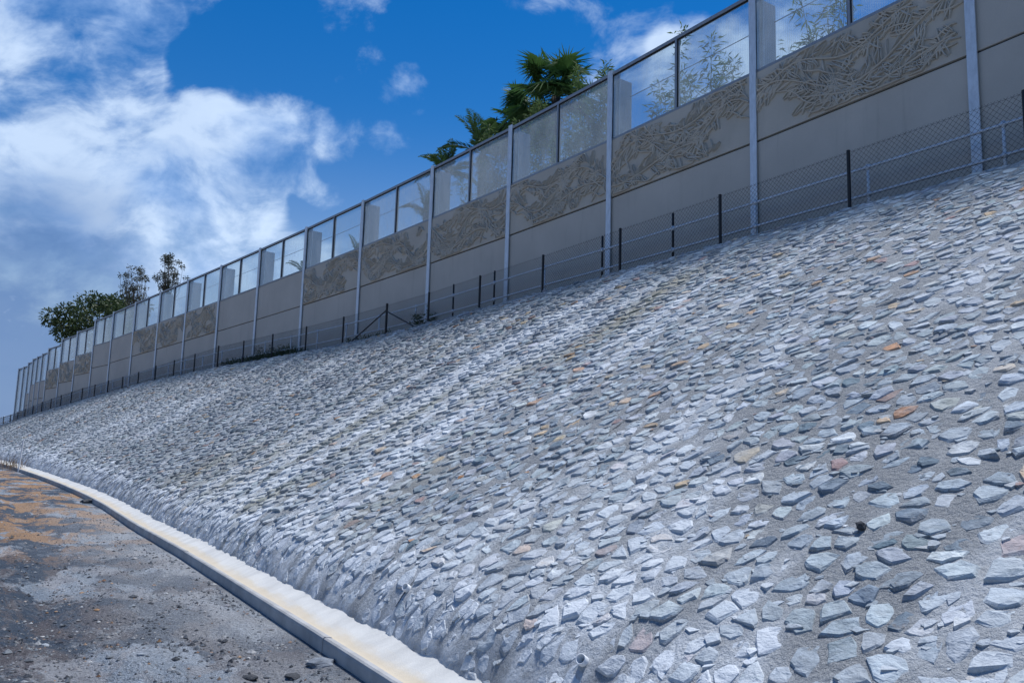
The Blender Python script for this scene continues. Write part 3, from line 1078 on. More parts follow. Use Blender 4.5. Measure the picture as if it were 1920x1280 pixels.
# ------------------------------------------------------------------ noise wall
POST_S = [-8.0, -4.0, 0.0, 4.05, 8.07, 11.9, 15.72, 19.94, 24.13, 28.18, 32.15, 36.02, 39.75, 43.55, 47.4, 50.95, 54.75, 58.4, 61.9]
FAR_S = [63.6, 65.0, 66.35, 67.7, 69.2, 70.85]


def lev(s, base):
    return base - .025 * s


# per bay: (top, glass foot, panel seam) at its near and far end
BAYS = []
_st = {14: (9.33, 7.72, 6.38), 15: (8.96, 7.36, 6.14), 16: (8.80, 7.13, 5.83), 17: (8.46, 6.86, 5.58)}
for i in range(len(POST_S) - 1):
    a, b = POST_S[i], POST_S[i + 1]
    if i in _st:
        t = _st[i]
        BAYS.append((a, b, t, t, 2))
    else:
        BAYS.append((a, b, (lev(a, 10.60), lev(a, 8.974), lev(a, 7.641)), (lev(b, 10.60), lev(b, 8.974), lev(b, 7.641)), 2))
fs_ = [61.9] + FAR_S
fl_ = [(8.20, 6.20, 5.0), (8.10, 6.17, 5.0), (8.03, 6.05, 4.9), (7.83, 5.46, 4.6), (7.62, 4.2, 3.9), (7.58, 3.9, 3.6)]
for i in range(6):
    BAYS.append((fs_[i], fs_[i + 1], fl_[i], fl_[i], 1))
RELIEF = {3, 4, 5, 6, 7, 8, 11, 12, 15, 16}      # bays with carved panels (index of near post in POST_S)
RELIEF = {2, 3, 4, 5, 6, 7, 10, 11, 12, 15, 16, 17}
wall_root = empty('noise_wall', [float(x) for x in W(0., 0., float(zc(0.)) - .3)],
                  'long noise wall of concrete panels topped with clear panes along the crest', 'wall')


class Bay:
    def __init__(self, a, b):
        self.A, self.B = W(a, 0.0)[:2], W(b, 0.0)[:2]
        self.d = self.B - self.A
        self.L = float(np.linalg.norm(self.d))
        self.d = self.d / self.L
        self.n = np.array([-self.d[1], self.d[0]])       # towards the camera
        self.zf = float(zc((a + b) / 2)) - .6

    def p(self, t, o, z):
        q = self.A + self.d * t + self.n * o
        return (q[0], q[1], z)

    def slab(self, mb, t0, t1, o0, o1, z00, z01, z10, z11):
        """t range, o range (back, front), bottoms at t0/t1, tops at t0/t1"""
        P = self.p
        mb.hexa([P(t0, o0, z00), P(t1, o0, z01), P(t1, o1, z01), P(t0, o1, z00),
                 P(t0, o0, z10), P(t1, o0, z11), P(t1, o1, z11), P(t0, o1, z10)])


def bev(o, w):
    m = o.modifiers.new('bevel', 'BEVEL')
    m.width = w
    m.segments = 2
    m.limit_method = 'ANGLE'


def carve(bay, z0, z1, seed, parent, origin, far):
    """leafy scrollwork standing proud of the panel face"""
    R = random.Random(seed)
    L = bay.L - .16
    ts, H = .08, 0.0
    face = .062
    vs, fs = [], []

    def zb(t):
        return z0[0] + (z0[1] - z0[0]) * t / bay.L

    def zt(t):
        return z1[0] + (z1[1] - z1[0]) * t / bay.L
    Hh = zt(0) - zb(0)

    def stroke(pts, w, hgt, taper=True):
        n = len(pts)
        base = len(vs)
        ok = [(min(max(a, .02), L - .02), min(max(b, .035), Hh - .035)) for a, b in pts]
        for i, (a, b) in enumerate(ok):
            a0, b0 = ok[max(i - 1, 0)]
            a1, b1 = ok[min(i + 1, n - 1)]
            dx, dy = a1 - a0, b1 - b0
            l = math.hypot(dx, dy) + 1e-6
            nx, ny = -dy / l, dx / l
            f = 1.0 if not taper else max(.12, math.sin(math.pi * (.06 + .88 * i / (n - 1))) ** .7)
            ww = w * f
            hh = hgt * (.45 + .55 * f)
            for k, (e, h) in enumerate(((-1, -.004), (-.62, .85), (.35, 1.0), (1, -.004))):
                t = a + nx * ww * e + ts
                vs.append(bay.p(t, face + max(h * hh, -.004), zb(t) + b + ny * ww * e))
        for i in range(n - 1):
            for k in range(3):
                fs.append((base + i * 4 + k, base + i * 4 + k + 1, base + i * 4 + k + 5, base + i * 4 + k + 4))
        fs.append((base, base + 3, base + 2, base + 1))
        e = base + (n - 1) * 4
        fs.append((e, e + 1, e + 2, e + 3))

    def curve(x, y, a, ln, bend, n=6):
        pts = []
        for i in range(n):
            pts.append((x, y))
            x += math.cos(a) * ln / (n - 1)
            y += math.sin(a) * ln / (n - 1)
            a += bend / (n - 1)
        return pts

    def leaf(x, y, a, ln, wd):
        if R.random() < .55:
            stroke(curve(x, y, a, ln, R.uniform(-.35, .35)), wd * .30, .052)
        else:     # outlined leaf
            b = R.uniform(.5, .9)
            stroke(curve(x, y, a + b / 2, ln, -b), .0175, .052)
            stroke(curve(x, y, a - b / 2, ln, b), .0175, .052)
            if R.random() < .5:
                stroke(curve(x, y, a, ln * .8, R.uniform(-.1, .1), 4), .011, .036)

    # two wandering boughs, thick with leaves, with their outlines
    dens = 1.0 if not far else .7
    for bi in range(3):
        ph = R.uniform(0, 6.28)
        k = R.uniform(2.0, 3.6)
        up = R.choice((-1, 1))
        mid = (.50, .24, .76)[bi]
        amp = (.27, .12, .12)[bi]
        hw0 = (.18, .15, .15)[bi]
        x0, x1 = (0.0, L) if bi == 0 else ((L * R.uniform(.0, .05), L * R.uniform(.6, .85)) if (bi + seed) % 2 else (L * R.uniform(.2, .4), L))

        def bough(t):
            u = t / L
            return Hh * (mid + amp * math.sin(k * math.pi * u + ph) + up * .08 * (u - .5))

        def halfw(t):
            return Hh * (hw0 + .055 * math.sin(4.1 * t + ph * 2) + .03 * math.sin(9.7 * t))
        for sgn in (-1, 1):
            pts = [(x0 + (x1 - x0) * i / 40, bough(x0 + (x1 - x0) * i / 40) + sgn * halfw(x0 + (x1 - x0) * i / 40)) for i in range(41)]
            i = 0
            while i < 38:
                n = R.randint(6, 13)
                seg = pts[i:i + n]
                if len(seg) > 3 and R.random() < (.97 if sgn < 0 else .8):
                    stroke([(a, b + R.uniform(-.016, .016)) for a, b in seg], .022, .055)
                i += n - 1 + R.choice((0, 0, 0, 1))
        t = x0 + .05
        step = .075 if not far else .12
        while t < x1 - .05:
            sl = math.atan2(bough(t + .05) - bough(t - .05), .1)
            w = halfw(t)
            fl = 1 if math.sin(2.1 * t + ph) > -.2 else -1
            for side in (-1, 1):
                if R.random() < .12:
                    continue
                y = bough(t) + side * w * R.uniform(.0, .45)
                a = sl + side * R.uniform(.55, 1.0) + (0 if fl > 0 else math.pi - 2 * side * .75)
                leaf(t, y, a + R.uniform(-.5, .5), w * R.uniform(.6, 1.3) + .05, R.uniform(.055, .09))
            t += step * R.uniform(.7, 1.4)
        n = 18
        stroke([(x0 + (x1 - x0) * i / n, bough(x0 + (x1 - x0) * i / n)) for i in range(n + 1)], .020, .055, False)
        for i in range(int((4, 1, 1)[bi] * dens) + 1):
            t = R.uniform(x0 + .2, x1 - .2)
            y = bough(t) + R.uniform(-.5, .5) * halfw(t)
            n = R.randint(6, 9)
            a0 = R.uniform(0, 6.28)
            for j in range(n):
                leaf(t, y, a0 + j * 6.283 / n + R.uniform(-.2, .2), R.uniform(.16, .34), .085)
    # sprigs in the open ground
    for i in range(5):
        t = R.uniform(.2, L - .2)
        y = R.choice((.10, Hh - .12))
        for j in range(R.randint(6, 11)):
            a = R.uniform(.2, 2.9) * (1 if y < .5 else -1)
            leaf(t + R.uniform(-.16, .16), y + R.uniform(-.05, .05), a, R.uniform(.14, .28), .075)
    ob = mesh_obj('relief_carving', vs, fs, MT['relief'], parent, False, origin=origin)
    return ob


def build_wall():
    posts = POST_S + FAR_S
    nb = len(BAYS)
    # posts
    for i, s in enumerate(posts):
        top_r = BAYS[i - 1][3][0] if i > 0 else BAYS[0][2][0]
        top_l = BAYS[i][2][0] if i < nb else BAYS[-1][3][0]
        zt = max(top_r, top_l) + .02
        zb = float(zc(s)) - .7
        h = float(heading(s))
        d = np.array([math.cos(h), math.sin(h)])
        n = np.array([-d[1], d[0]])
        c = W(s, 0.0)[:2]

        def P(t, o, z):
            q = c + d * t + n * o
            return (q[0], q[1], z)
        hw = .075 if i < len(POST_S) else .045
        zsteel = zt
        mb = MB()
        # H section: front flange, web, back flange
        for (t0, t1, o0, o1) in ((-hw, hw, .082, .104), (-.02, .02, -.13, .081), (-hw, hw, -.152, -.131)):
            mb.hexa([P(t0, o0, zb), P(t1, o0, zb), P(t1, o1, zb), P(t0, o1, zb), P(t0, o0, zsteel), P(t1, o0, zsteel), P(t1, o1, zsteel), P(t0, o1, zsteel)])
        org = (c[0], c[1], zb)
        po = mb.build('post', MT['galv'], wall_root, origin=org)
        if i < len(POST_S):
            fb = MB()
            zb2 = min(BAYS[min(i, nb - 1)][2][1], BAYS[i - 1][3][1] if i else 99) - .4
            for (t0, t1, o0, o1) in ((-.016, .016, -.56, -.155),):
                fb.hexa([P(t0, o0, zb2), P(t1, o0, zb2), P(t1, o1, zb2), P(t0, o1, zb2), P(t0, o0, zt - .10), P(t1, o0, zt - .10), P(t1, o1, zt - .10), P(t0, o1, zt - .10)])
            fb.build('stiffener', MT['fin'], po, origin=(c[0], c[1], zb2))
    # bays
    for i, (a, b, ta, tb, npane) in enumerate(BAYS):
        B = Bay(a, b)
        L = B.L
        hw = .0
        zb = B.zf
        # plain lower panel
        org = B.p(L / 2, 0, zb)
        mb = MB()
        B.slab(mb, .024, L - .024, -.06, .045, zb, zb, ta[2] - .014, tb[2] - .014)
        o = mb.build('plain_panel', MT['panel'], wall_root, origin=org)
        bev(o, .012)
        # upper panel, carved or plain
        carved = i in RELIEF
        mb = MB()
        fo = .062 if carved else .045
        g = .016
        B.slab(mb, .024, L - .024, -.06, fo, ta[2] + g, tb[2] + g, ta[1] - .006, tb[1] - .006)
        org = B.p(L / 2, 0, ta[2])
        o = mb.build('relief_panel' if carved else 'plain_panel', MT['relief'] if carved else MT['panel'], wall_root, origin=org)
        if carved:
            carve(B, (ta[2] + g, tb[2] + g), (ta[1] - .006, tb[1] - .006), 100 + i * 7, o, org, i > 9)
        else:
            bev(o, .012)
        # black strip standing in for the shadow inside the seam gap
        mb = MB()
        B.slab(mb, .03, L - .03, -.05, .0, ta[2] - .03, tb[2] - .03, ta[2] + .03, tb[2] + .03)
        mb.build('seam_shade', MT['gasket'], wall_root, origin=B.p(L / 2, 0, ta[2]))
        # glazed screen
        org = B.p(L / 2, 0, ta[1])
        mb = MB()
        rt, rb = .072, .055
        B.slab(mb, .022, L - .022, -.045, .055, ta[0] - rt, tb[0] - rt, ta[0], tb[0])
        B.slab(mb, .022, L - .022, -.045, .055, ta[1], tb[1], ta[1] + rb, tb[1] + rb)
        fr = mb.build('screen_frame', MT['alu'], wall_root, origin=org)
        bev(fr, .006)
        cuts = [.0, L] if npane == 1 else [.0, L * .5, L]

        def zz(p, q, t):
            return p + (q - p) * t / L
        for k in range(len(cuts) - 1):
            t0, t1 = cuts[k] + .024, cuts[k + 1] - .024
            z00, z01 = zz(ta[1], tb[1], t0) + rb, zz(ta[1], tb[1], t1) + rb
            z10, z11 = zz(ta[0], tb[0], t0) - rt, zz(ta[0], tb[0], t1) - rt
            # pane
            nn = 1
            P = B.p
            pv = [P(t0, .0, z00), P(t1, .0, z01), P(t1, .012, z01), P(t0, .012, z00), P(t0, .0, z10), P(t1, .0, z11), P(t1, .012, z11), P(t0, .012, z10)]
            pf = [(3, 2, 1, 0), (4, 5, 6, 7), (0, 1, 5, 4), (1, 2, 6, 5), (2, 3, 7, 6), (3, 0, 4, 7)]
            tt = [t0, t1, t1, t0] * 2
            hz = {5: .14, 6: .12, 4: .06, 3: .03}.get(i, 0.0) + (.03 if random.random() < .3 else 0) + max(0, min(.14, (i - 9) * .02))
            mesh_obj('pane', pv, pf, MT['glass'], fr, False, attrs={'along': tt, 'haze': [hz] * 8}, origin=P((t0 + t1) / 2, 0, z00))
            # black gasket round the pane (near jamb and head show)
            gm = MB()
            w = .022
            B.slab(gm, t0, t0 + w, .013, .040, z00, zz(ta[1], tb[1], t0 + w) + rb, z10, zz(ta[0], tb[0], t0 + w) - rt)
            B.slab(gm, t1 - w * .6, t1, .013, .040, zz(ta[1], tb[1], t1 - w) + rb, z01, zz(ta[0], tb[0], t1 - w) - rt, z11)
            B.slab(gm, t0 + w, t1 - w * .6, .013, .040, zz(ta[0], tb[0], t0 + w) - rt - w, zz(ta[0], tb[0], t1 - w) - rt - w, zz(ta[0], tb[0], t0 + w) - rt, zz(ta[0], tb[0], t1 - w) - rt)
            gm.build('gasket', MT['gasket'], fr, origin=org)
        if npane == 2:
            mb = MB()
            t = L * .5
            B.slab(mb, t - .024, t + .024, -.043, .058, zz(ta[1], tb[1], t) + rb - .01, zz(ta[1], tb[1], t) + rb - .01, zz(ta[0], tb[0], t) - rt + .01, zz(ta[0], tb[0], t) - rt + .01)
            mb.build('mullion', MT['alu'], fr, origin=org)
            mb = MB()
            mb.tube([B.p(.03, -.5, ta[0] - .44), B.p(L / 2, -.5, (ta[0] + tb[0]) / 2 - .455), B.p(L - .03, -.5, tb[0] - .44)], .009, 5)
            mb.build('safety_cable', MT['cable'], wall_root, origin=org)


build_wall()

# ------------------------------------------------------------------ chain-link fence
FP_S = [-9.0, -6.3, -3.7, -1.05, 1.57, 4.2, 6.87, 9.45, 12.0, 14.43, 16.73, 19.43, 22.08, 24.78, 27.38, 29.89, 32.43, 34.88, 37.28, 39.68, 42.1, 44.54, 46.95,
        49.38, 51.7, 54.02, 56.4, 58.71, 61.1, 63.43, 65.65, 67.87, 70.3, 72.8, 75.4, 78.0, 80.6]
_fts = [-9, -1, 1.57, 4.2, 6.87, 9.45, 12, 14.43, 19.43, 22.08, 24.78, 29.89, 34.88, 39.68, 44.54, 49.38, 54.02, 58.71, 63.43, 67.87, 80.6]
_ftz = [6.50, 6.47, 6.45, 6.40, 6.34, 6.25, 6.17, 6.08, 5.97, 5.93, 5.92, 5.88, 5.66, 5.40, 5.19, 5.03, 4.80, 4.50, 4.18, 3.88, 3.3]


def ftop(s):
    return float(np.interp(s, _fts, _ftz))


FO = .80
fence = empty('chain_link_fence', [float(x) for x in W(0., FO, float(zc(0.)) - .2)],
              'black chain-link fence on thin posts along the top of the slope', 'fence')


def build_fence():
    thick = {16.73: .036, 29.89: .034, 37.28: .034, 44.54: .034, 58.71: .034}
    for s in FP_S:
        r = thick.get(s, .029)
        zb, zt = float(zc(s)) - .34, ftop(s) + (.05 if r > .03 else .02)
        p0, p1 = W(s, FO + .025, zb), W(s, FO + .025, zt)
        mb = MB()
        mb.tube([p0, p1, p1 + np.array([0, 0, .006])], [r, r, r * .6], 8)
        mb.build('post', MT['black'], fence, origin=p0)
    # braces on the strain post
    for s1, z1, s2, z2 in ((16.78, ftop(16.73) - .16, 19.25, float(zc(19.2)) - .02), (16.68, ftop(16.73) - .20, 14.85, float(zc(14.9)) + .02)):
        mb = MB()
        mb.tube([W(s1, FO + .03, z1), W(s2, FO + .03, z2)], .020, 8)
        mb.build('brace', MT['black'], fence, origin=W(s1, FO, z1))
    pitch = .085
    for i in range(len(FP_S) - 1):
        a, b = FP_S[i], FP_S[i + 1]
        L = b - a
        za, zb_ = ftop(a), ftop(b)
        ga, gb = float(zc(a)) - .26, float(zc(b)) - .26
        A, Bp = W(a, FO), W(b, FO)
        mb = MB()
        far = a > 30
        rad = .0022 if not far else .0028
        pt = pitch if not far else pitch * 1.25
        d3 = (Bp - A) / np.linalg.norm(Bp - A)
        nn = np.array([-d3[1], d3[0], 0])
        H = za - ga

        def pos(t, v):
            u = t / L
            zt, zg = za + (zb_ - za) * u, ga + (gb - ga) * u
            return A + (Bp - A) * u + np.array([0, 0, zg + (zt - zg) * v / H])
        segs = []
        n = int((L + H) / pt)
        for k in range(n + 1):
            for sg in (1, -1):
                t0 = k * pt - (H if sg > 0 else 0)
                v0, v1 = 0.0, H + .018
                t1 = t0 + sg * (v1 - v0)
                # clip to the bay
                lo, hi = 0.0, L
                (ta, va), (tb, vb) = (t0, v0), (t1, v1)
                if ta > tb:
                    (ta, va), (tb, vb) = (tb, vb), (ta, va)
                if tb <= lo or ta >= hi:
                    continue
                m = (vb - va) / (tb - ta)
                if ta < lo:
                    va, ta = va + m * (lo - ta), lo
                if tb > hi:
                    vb, tb = va + m * (hi - ta), hi
                pa, pb = pos(ta, va), pos(tb, vb)
                nn_ = max(1, int(np.linalg.norm(pb - pa) / .16))
                segs += [(pa + (pb - pa) * k_ / nn_, pa + (pb - pa) * (k_ + 1) / nn_) for k_ in range(nn_)]
        segs.append((pos(0, H - .01), pos(L, H - .01)))
        for p, q in segs:
            d = q - p
            l = np.linalg.norm(d)
            if l < .004:
                continue
            d = d / l
            e1 = nn * rad
            e2 = np.cross(d, nn) * rad
            if l > 5:
                continue
            mb.add([p + e1, p - .5 * e1 + .87 * e2, p - .5 * e1 - .87 * e2, q + e1, q - .5 * e1 + .87 * e2, q - .5 * e1 - .87 * e2],
                   [(0, 1, 4, 3), (1, 2, 5, 4), (2, 0, 3, 5)])
        mb.build('wire_mesh', MT['wire'], fence, origin=A)


build_fence()

# ------------------------------------------------------------------ galvanised pipe handrail behind the mesh
RO = .50
rail = empty('pipe_handrail', [float(x) for x in W(0., RO, float(zc(0.)) - .25)],
             'galvanised two-rail pipe handrail between the mesh fence and wall', 'handrail')


def build_rail():
    rs = [-9.0, -6.8, -4.75, -2.7, -.6, 1.46, 3.68, 5.7, 7.79, 9.8, 11.83, 13.71, 15.63, 17.72, 19.83, 21.87, 23.93, 26.12]
    while rs[-1] < 78:
        rs.append(rs[-1] + 2.08)
    tall = {5.7, 7.79, 11.83, 13.71}
    for s in rs:
        zb, zt = float(zc(s)) - .32, float(zc(s)) + (1.13 if s in tall else .87)
        mb = MB()
        p0, p1 = W(s, RO, zb), W(s, RO, zt)
        mb.tube([p0, p1, p1 + np.array([0, 0, .012])], [.024, .024, .012], 10)
        po = mb.build('post', MT['alu' if s not in tall else 'black'], rail, True, origin=p0) if s in tall else mb.build('post', MT['galv'], rail, True, origin=p0)
        for h in (.40, .83):
            mb = MB()
            e = .045
            c = W(s, RO, float(zc(s)) + h)
            mb.tube([W(s - e, RO, float(zc(s - e)) + h), W(s + e, RO, float(zc(s + e)) + h)], .0315, 10)
            mb.tube([c + np.array([0, 0, -.045]), c + np.array([0, 0, .045])], .030, 10)
            mb.build('clamp', MT['galv'], po, True, origin=c)
    for h in (.40, .83):
        for i in range(len(rs) - 1):
            a, b = rs[i], rs[i + 1]
            mb = MB()
            mb.tube([W(a, RO, float(zc(a)) + h), W((a + b) / 2, RO, float(zc((a + b) / 2)) + h), W(b, RO, float(zc(b)) + h)], .0235, 10, cap=False)
            mb.build('rail', MT['galv'], rail, True, origin=W(a, RO, float(zc(a)) + h))


build_rail()


# ------------------------------------------------------------------ plants
def leaf_cloud(pts, dirs, length, width, rnd, sag=0.0):
    """one pointed leaf of two triangles per point"""
    pts, dirs = np.asarray(pts), np.asarray(dirs)
    n = len(pts)
    ln = length * rnd.uniform(.7, 1.3, (n, 1))
    w = width * rnd.uniform(.7, 1.3, (n, 1))
    dirs = dirs / (np.linalg.norm(dirs, axis=1, keepdims=True) + 1e-9)
    rv = rnd.normal(size=(n, 3))
    sd_ = np.cross(dirs, rv)
    sd_ /= np.linalg.norm(sd_, axis=1, keepdims=True) + 1e-9
    mid = pts + dirs * ln * .45
    tip = pts + dirs * ln - np.array([0, 0, 1]) * sag * ln
    V = np.stack([pts, mid + sd_ * w * .5, tip, mid - sd_ * w * .5], 1).reshape(-1, 3)
    b = np.arange(n)[:, None] * 4
    F = np.concatenate([b + np.array([[0, 1, 2]]), b + np.array([[0, 2, 3]])])
    return V, F


def fan_palm(base, top, scale, nf, seed, label, group):
    R = random.Random(seed)
    root = empty('fan_palm', base, label, 'palm', group)
    mb = MB()
    b, t = Vector(base), Vector(top)
    pts = [b.lerp(t, k / 8) + Vector((math.sin(k * .6) * .05, math.cos(k * .5) * .05, 0)) for k in range(9)]
    mb.tube(pts, [.24, .2, .18, .17, .165, .16, .16, .17, .15], 10)
    mb.build('trunk', MT['bark'], root, True, origin=base)
    green, dead = MB(), MB()
    for i in range(nf):
        el = math.radians(R.uniform(-38, 84))
        dd = el < math.radians(-22) and R.random() < .75
        if R.random() < .10:
            dd, el = True, math.radians(R.uniform(-70, -30))
        az = R.uniform(0, 6.283)
        mbb = dead if dd else green
        ax = Vector((math.cos(az) * math.cos(el), math.sin(az) * math.cos(el), math.sin(el)))
        pl = R.uniform(.55, 1.0) * scale
        o = Vector(top)
        e = o + ax * pl - Vector((0, 0, .12 * pl))
        mbb.tube([o, o + ax * pl * .5, e], [.022, .016, .012], 5)
        # fan in a plane containing the petiole direction
        side = ax.cross(Vector((0, 0, 1)))
        if side.length < .05:
            side = Vector((1, 0, 0))
        side.normalize()
        nrm = side.cross(ax).normalized()
        fr = R.uniform(.72, .98) * scale
        ns = 34
        tilt = R.uniform(-.5, .3)
        fold = R.uniform(.1, .5)
        for k in range(ns):
            u = (k + .5) / ns * 2 - 1
            a = u * math.radians(125)
            dirn = ax * math.cos(a) + side * math.sin(a)
            dirn = (dirn + nrm * (tilt * .4 + abs(u) * fold)).normalized()
            l = fr * (1 - .22 * abs(u)) * R.uniform(.9, 1.08)
            wd = l * .030
            sid = dirn.cross(nrm).normalized()
            m1 = e + dirn * l * .38
            droop = Vector((0, 0, -1)) * l * R.uniform(.18, .55) * (1.3 if dd else 1)
            tp = e + dirn * l + droop
            mbb.add([e, m1 + sid * wd + nrm * wd * 1.3, tp, m1 - sid * wd + nrm * wd * 1.3, m1 - nrm * wd * .8],
                    [(0, 1, 4), (0, 4, 3), (1, 2, 4), (4, 2, 3)])
    # the spear leaf
    green.tube([Vector(top), Vector(top) + Vector((.05, .03, 1.45 * scale))], [.03, .006], 5)
    green.build('crown', MT['fanpalm'], root, False, origin=top)
    if dead.v:
        dead.build('dead_fronds', MT['deadpalm'], root, False, origin=top)
    return root


def feather_palm(base, top, fl, nf, seed, label, group, elmin=-10, stiff=.55):
    R = random.Random(seed)
    root = empty('feather_palm', base, label, 'palm', group)
    mb = MB()
    b, t = Vector(base), Vector(top)
    mb.tube([b.lerp(t, k / 6) for k in range(7)], [.2, .17, .16, .15, .15, .16, .12], 10)
    mb.build('trunk', MT['bark'], root, True, origin=base)
    for i in range(nf):
        az = 6.283 * i / nf * 2.4 + R.uniform(-.3, .3)
        el = math.radians(R.uniform(elmin, 82))
        L = fl * R.uniform(.8, 1.1)
        p = Vector(top)
        d = Vector((math.cos(az) * math.cos(el), math.sin(az) * math.cos(el), math.sin(el)))
        rach = [p.copy()]
        n = 16
        for k in range(n):
            d = (d + Vector((0, 0, -1)) * stiff * (k / n) * .30).normalized()
            p = p + d * L / n
            rach.append(p.copy())
        fm = MB()
        fm.tube(rach, [.020 * (1 - k / (n + 2)) + .004 for k in range(n + 1)], 4)
        for k in range(2, n + 1):
            dd = (rach[k] - rach[k - 1]).normalized()
            sd_ = dd.cross(Vector((0, 0, 1)))
            if sd_.length < .05:
                sd_ = Vector((1, 0, 0))
            sd_.normalize()
            up = sd_.cross(dd).normalized()
            for sg in (-1, 1):
                for h in range(3):
                    o = rach[k - 1].lerp(rach[k], h / 3)
                    ll = fl * .23 * math.sin(math.pi * min(1, (k + h / 3) / n * .80 + .14)) * R.uniform(.85, 1.15) + .05
                    q = (dd * .75 + sd_ * sg * .8 + up * R.uniform(.05, .40)).normalized()
                    tp = o + q * ll - Vector((0, 0, ll * R.uniform(.08, .30)))
                    m1 = o + q * ll * .5
                    w = .010
                    fm.add([o, m1 + dd * w, tp, m1 - dd * w], [(0, 1, 2), (0, 2, 3)])
        fm.build('frond', MT['palm'], root, False, origin=top)
    return root


def bamboo(base, h, nc, spread, seed, label, group, leaves=150, mat='bamboo', lean=(0, 0)):
    R = random.Random(seed)
    rn = np.random.default_rng(seed)
    root = empty('bamboo_clump', base, label, 'bamboo', group)
    cul = MB()
    P, D = [], []
    for c in range(nc):
        a = R.uniform(0, 6.283)
        b = Vector(base) + Vector((math.cos(a), math.sin(a), 0)) * spread * .25 * R.random()
        hh = h * R.uniform(.84, 1.14)
        ox, oy = math.cos(a) * spread * R.uniform(.2, 1), math.sin(a) * spread * R.uniform(.2, 1)
        pts = []
        for k in range(9):
            u = k / 8
            pts.append(b + Vector((ox * u ** 2 + lean[0] * u * u, oy * u ** 2 + lean[1] * u * u, hh * (u - .06 * u ** 3))))
        cul.tube(pts, [.016 * (1 - .85 * k / 8) + .002 for k in range(9)], 5)
        for k in range(leaves):
            u = 1 - R.random() ** 1.4 * .62
            f = u * 8
            i = min(int(f), 7)
            q = pts[i].lerp(pts[i + 1], f - i)
            tw = Vector((R.gauss(0, 1), R.gauss(0, 1), R.gauss(.1, .5))).normalized() * R.random() * .42 * (1.15 - .7 * u)
            P.append(q + tw)
            dv = tw.normalized() + Vector((R.gauss(0, .5), R.gauss(0, .5), R.gauss(.05, .5)))
            D.append(dv)
    cul.build('culms', MT['culm'], root, True, origin=base)
    V, F = leaf_cloud([tuple(p) for p in P], [tuple(d) for d in D], .20, .036, rn, .15)
    mesh_obj('foliage', V, F, MT[mat], root, False, origin=base)
    return root


def branch_tree(name, base, crown_c, rad, nclump, nleaf, leaf, mat, seed, label, group=None, sparse=False):
    R = random.Random(seed)
    rn = np.random.default_rng(seed)
    root = empty(name, base, label, 'tree', group)
    b, c = Vector(base), Vector(crown_c)
    tr = MB()
    fork = b.lerp(c, .55)
    fork.z = c.z - rad[2] * (1.0 if not sparse else 1.75)
    tr.tube([b, b.lerp(fork, .5) + Vector((.1, 0, 0)), fork], [.28, .22, .17], 9)
    P, D = [], []
    cl = []
    for i in range(nclump):
        while True:
            v = Vector((R.uniform(-1, 1), R.uniform(-1, 1), R.uniform(-.9, 1)))
            if v.length < (1 if R.random() < .8 else 1.18) and (v.length > .35 or sparse):
                break
        cl.append(c + Vector((v.x * rad[0], v.y * rad[1], v.z * rad[2])))
    for q in cl:
        mid = fork.lerp(q, .5) + Vector((R.gauss(0, .2), R.gauss(0, .2), R.gauss(.1, .2)))
        tr.tube([fork, mid, q], [.09 if not sparse else .028, .045 if not sparse else .016, .008], 5)
        cr = (rad[0] + rad[2]) / 2 * (R.uniform(.20, .34) if not sparse else R.uniform(.13, .22))
        for k in range(nleaf):
            w = Vector((R.gauss(0, 1), R.gauss(0, 1), R.gauss(0, .8)))
            w = w.normalized() * cr * R.random() ** .45
            P.append(q + w)
            D.append(w.normalized() + Vector((R.gauss(0, .6), R.gauss(0, .6), R.gauss(-.25, .6))))
        if sparse:
            for k in range(6):
                e = q + Vector((R.gauss(0, 1), R.gauss(0, 1), R.gauss(.4, .7))).normalized() * cr
                tr.tube([q, e], [.012, .004], 4)
    tr.build('trunk', MT['bark'], root, True, origin=base)
    V, F = leaf_cloud([tuple(p) for p in P], [tuple(d) for d in D], leaf, leaf * .42, rn, .1)
    mesh_obj('crown', V, F, MT[mat], root, False, origin=crown_c)
    return root


def at(px, py, dist):
    d = pix_dir(px, py)
    return CAM + d * dist


def flat_on_bank(p):
    s, o = SO_many(np.array([p[0]]), np.array([p[1]]))
    return [float(p[0]), float(p[1]), float(zc(s[0])) - .36]


def put(px, py, o):
    """point on the sight line at offset o behind the wall"""
    d = pix_dir(px, py)
    ts = np.linspace(8, 140, 3000)
    P = CAM + ts[:, None] * d
    oo = SO_many(P[:, 0], P[:, 1])[1]
    i = int(np.argmin(np.abs(oo - o)))
    return P[i]


